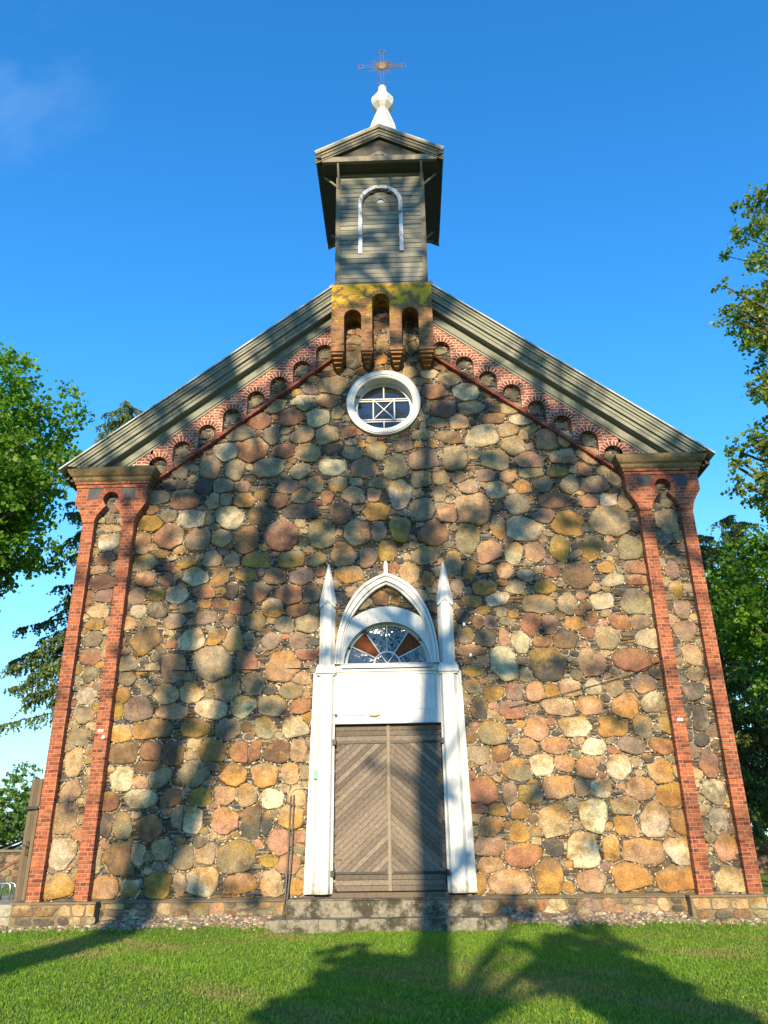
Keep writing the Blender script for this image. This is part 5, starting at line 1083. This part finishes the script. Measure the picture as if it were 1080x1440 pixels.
# far trees beyond the yard wall at left and right
for x, y, c, R, n, r_, mt, lab, ls in (
    (-26.8, 36, (-26.8, 36, 2.9), (4.6, 3, 2.7), 70, 1.0, 'far_leaf', 'low bright green bush beyond the yard wall at lower left', .24),
    (-31.2, 52, (-31.2, 52, 4.6), (3.4, 3, 3.3), 60, 1.0, 'far_leaf', 'pale airy tree far beyond the yard wall, behind the low bush', .26),
    (-42, 50, (-42, 50, 5.5), (6, 4, 4.5), 70, 1.5, 'far_leaf', 'round pale tree beyond the yard wall, outermost at left', .32),
    (27.0, 34, (27.0, 34, 3.8), (5.5, 3, 3.4), 70, 1.2, 'maple', 'dense dark bush beyond the yard wall at lower right', .26),
    (20.6, 28, (20.6, 28, 2.6), (3.5, 2, 2.5), 50, .9, 'maple', 'low dark green bush just behind the yard wall at right', .22),
    (40, 50, (40, 50, 5.5), (7, 4, 4.5), 70, 1.5, 'far_leaf', 'round pale tree beyond the yard wall, outermost at right', .32)):
    tree('bush' if 'bush' in lab else 'far_tree', (x, y, 0), trk(x, y, -.1, c[2]+R[2]*.4, .22), ellipsoid_clumps(c, R, n, r_, .2, .5), 110, ls, mt, lab, 'bush' if 'bush' in lab else 'tree', 'trees and bushes beyond the yard wall')

# trees behind the viewer: they stand between the low sun and the church
def shade_tree(x, y, H, rt, forks, clumps, per, lab, lsize=.30):
    r = tag(empty('shade_tree', (x, y, 0), None, None), lab, 'tree', 'trees behind the viewer that shade the front')
    b = MB(); T = [(x, y, -.1, rt*1.25), (x, y, 3, rt)]; 
    for fk in forks: b.tube([(p[0], p[1], p[2]) for p in fk], [p[3] for p in fk], 10)
    trunk = forks[0]
    for (cx, cy, cz, cr) in clumps:
        best = min((p for fk in forks for p in fk if p[2] < cz+.5), key=lambda p: math.dist(p[:3], (cx, cy, cz)), default=None)
        if best: b.tube([best[:3], ((best[0]+cx)/2, (best[1]+cy)/2, (best[2]+cz)/2+.15), (cx, cy, cz)], [min(best[3]*.5, .12), .06, .025], 5, caps=False)
    b.build('trunk', M['bark'], r, True)
    P = np.concatenate([clump_pts(c[:3], c[3], int(per*c[3]**2)+6) for c in clumps]); V, F = leaf_quads(P, lsize); link('crown', npmesh('crown', V, F), M['shade_leaf'], r)
#SHADE_START
TS, TC = math.tan(R_(SUN_EL)), math.tan(R_(SUN_AZ))
def up(x, z, y):
    """point at depth y on the sun ray that reaches the church front at (x, 0, z)"""
    return (x+y*TC, y, z-y*TS/math.cos(R_(SUN_AZ)))
def fork(pts, y): return [(*up(px_, pz_, y), r) for px_, pz_, r in pts]
def ground_start(x, y, r): return (x+y*TC, y, -.2, r)
yL, yC, yR = -33, -31, -36
fl = [[ground_start(-5.2, yL, .68), *fork([(-5.15, -2, .54), (-5.0, .6, .46), (-4.75, 2.2, .34), (-4.55, 4.2, .29), (-4.45, 6.5, .25), (-4.0, 9, .2), (-3.6, 12, .08)], yL)],
      fork([(-5.0, .6, .36), (-4.2, 1.8, .3), (-3.6, 3.6, .28), (-3.25, 5.4, .25), (-3.1, 7.2, .22), (-2.7, 9.6, .2), (-2.5, 12.5, .07)], yL)]
fc = [[ground_start(.85, yC, .42), *fork([(.85, -3, .34), (.88, .5, .32), (.8, 2.5, .28), (1.0, 5, .24), (.9, 8, .2), (1.1, 11, .15), (.6, 14, .1), (.4, 17, .05)], yC)], fork([(1.0, 5, .16), (1.9, 6.4, .14), (3.0, 8, .11), (3.9, 9.2, .06)], yC), fork([(.9, 8, .14), (-.2, 9.6, .11), (-1.2, 11.6, .07)], yC)]
fr = [[ground_start(12.5, yR, .4), *fork([(12.3, 0, .35), (11.5, 4, .3), (10.4, 8, .22), (9.5, 12, .12), (9, 15, .05)], yR)], fork([(11.5, 4, .2), (9, 6, .17), (6.5, 7.6, .13), (4.4, 9.5, .07)], yR)]
def scatter(n, x0, x1, z0, z1, y, r, gate):
    out = []
    while len(out) < n:
        px_, pz_ = rng.uniform(x0, x1), rng.uniform(z0, z1)
        if rng.random() < gate(px_, pz_): out.append((*up(px_, pz_, y+rng.uniform(-3.0, 3.0)), r*rng.uniform(.6, 1.3)))
    return out
cL = scatter(125, -7.6, -1.6, 4.2, 15, yL, .40, lambda a, c: .25+.5*(c > 7)) + scatter(10, -6.5, -2.5, .5, 4.2, yL, .4, lambda a, c: .8)
cC = scatter(205, -2.6, 5.0, 4.8, 20.5, yC, .44, lambda a, c: (.4+.4*(c > 6.5)) * (1 if abs(a-.8) < 1.2+(21-c)*.35 else 0)) + scatter(9, -.8, 3.2, 1.0, 4.5, yC, .36, lambda a, c: .7) + scatter(8, 1.9, 4.1, -1.3, .3, yC, .38, lambda a, c: .9)
cR = scatter(85, 3.2, 9.3, 6.2, 15, yR, .42, lambda a, c: .3+.5*(c > 8)) + scatter(8, 2.4, 5.6, 1.0, 5.5, yR, .35, lambda a, c: .6)
shade_tree(*up(-5.2, 0, yL)[:2], 26, .5, fl, cL, 70, 'tall forked tree behind the viewer whose twin limbs shade the left half of the front')
shade_tree(*up(.85, 0, yC)[:2], 28, .4, fc, cC, 70, 'straight tree behind the viewer whose trunk shadow runs up to the steps')
shade_tree(*up(12.5, 0, yR)[:2], 26, .4, fr, cR, 70, 'leaning tree behind the viewer that dapples the upper right of the front')
for (gx, gy, R3, lab) in ((-.35, -8.4, (.72, .9, 1.75), 'round clipped tree behind the viewer casting the left rounded shadow at the bottom edge'), (2.75, -7.5, (.75, .9, 1.9), 'taller round tree behind the viewer casting the right rounded shadow at the bottom edge')):
    yy = -23.0; dist = -(yy-gy); cx, cz = gx-dist*TC, dist*TS; r = tag(empty('round_tree', (cx, yy, 0), None, None), lab, 'tree', 'trees behind the viewer that shade the front')
    b = MB(); b.tube([(cx, yy, -.1), (cx, yy, cz*.6), (cx, yy, cz)], [.2, .15, .06], 9); b.build('trunk', M['bark'], r, True)
    cs = ellipsoid_clumps((cx, yy, cz), R3, 60, .38, .1); P = np.concatenate([clump_pts(c[:3], c[3], 130) for c in cs]); V, F = leaf_quads(P, .2); link('crown', npmesh('crown', V, F), M['shade_leaf'], r)
#SHADE_END
# ------------------------------------------------------------------ yard wall, side landing, rails
for s, x0, x1, lab in ((-1, -40, -8.5, 'low dark fieldstone yard wall running back at the left of the church'), (1, 9, 40, 'low dark fieldstone yard wall beyond the right corner of the church')):
    r = tag(empty('yard_wall', ((x0+x1)/2, 20.3, 0), None, None), lab, 'wall', 'fieldstone yard walls')
    b = MB(); b.box(x0, x1, 20.05, 20.6, -.1, 1.22); b.build('wall_core', M['mortar'], r)
    b = MB(); xx = x0
    while xx < x1: wd = rnd.uniform(.5, .9); b.box(xx, min(x1, xx+wd)-.01, 19.97, 20.68, 1.225, 1.33+rnd.uniform(-.02, .03), rnd.random()); xx += wd
    b.build('coping', M['ledge'], r)
    L = []; z = .12
    while z < 1.15:
        xx = (x0 if s > 0 else -26)+rnd.uniform(0, .3); lim = 26 if s > 0 else x1
        while xx < lim: q = rnd.uniform(.16, .27); L.append((xx, z+rnd.uniform(-.04, .04), q, .15, 0, rnd.choice(['D', 'G', 'D', 'B', 'M', 'GD']))); xx += q*2.05
        z += .27
    V, F4, F3, CA, CB, _o = boulders(L, 20.045); link('wall_stones', npmesh('wall_stones', V, [F4, F3], dict(ca=CA, cb=CB)), M['stone'], r, True)
r = tag(empty('side_landing', (-8.2, 1.5, 0), None, None), 'pale concrete landing with one step at the left corner of the church', 'steps')
b = MB(); b.box(-9.3, -7.13, .25, 3.4, -.1, .46, .5, .006); b.build('landing_slab', M['pavement'], r)
b = MB(); b.box(-9.6, -7.385, -.08, .244, -.1, .25, .5, .006); b.build('lower_step', M['pavement'], r)
b = MB(); P = [(-8.6, 1.5, .46), (-8.6, 1.5, .72), (-8.57, 1.5, .77), (-8.52, 1.5, .79), (-8.39, 1.5, .79), (-8.33, 1.5, .76), (-8.31, 1.5, .70), (-8.31, 1.5, .46)]; b.tube(P, .02, 8); b.tube([(p[0]-.0, p[1]+.22, p[2]) for p in P], .02, 8)
r = b.build('boot_rail', M['steel'], None, True); tag(r, 'low bent steel tube rail standing on the side landing', 'rail')
b = MB(); b.tube([(-9.6, 2.0, .62), (-8.0, 2.0, 1.50)], .032, 8); b.tube([(-9.5, 2.0, .0), (-9.5, 2.0, .68)], .025, 8)
r = b.build('handrail', M['rust'], None, True); tag(r, 'rusty brown handrail sloping up towards the left corner of the church', 'handrail')
r = tag(empty('side_door', (-7.8, 1.2, .46), None, None), 'brown wooden side door leaf standing open beside the left corner buttress', 'door')
b = MB()
for i in range(3): b.add([(-7.80-.09*i, 1.15+.02*i, .47), (-7.885-.09*i, 1.17+.02*i, .47), (-7.885-.09*i, 1.17+.02*i, 2.92), (-7.80-.09*i, 1.15+.02*i, 2.92), (-7.79-.09*i, 1.21+.02*i, .47), (-7.875-.09*i, 1.23+.02*i, .47), (-7.875-.09*i, 1.23+.02*i, 2.92), (-7.79-.09*i, 1.21+.02*i, 2.92)], [(1, 0, 3, 2), (4, 5, 6, 7), (0, 4, 7, 3), (1, 2, 6, 5), (3, 7, 6, 2), (0, 1, 5, 4)], rnd.random())
b.build('door_board', M['brown_wood'], r)
b = MB(); b.box(-8.08, -7.79, 1.08, 1.135, 2.28, 2.34); b.build('hinge', M['iron'], r); b = MB(); b.tube([(-7.9, 1.13, 1.5), (-7.9, 1.06, 1.52), (-7.98, 1.05, 1.55)], .014, 6); b.tube([(-7.9, 1.13, 1.35), (-7.9, 1.07, 1.35), (-7.9, 1.07, 1.62), (-7.9, 1.13, 1.62)], .012, 6); b.build('handle', M['iron'], r)
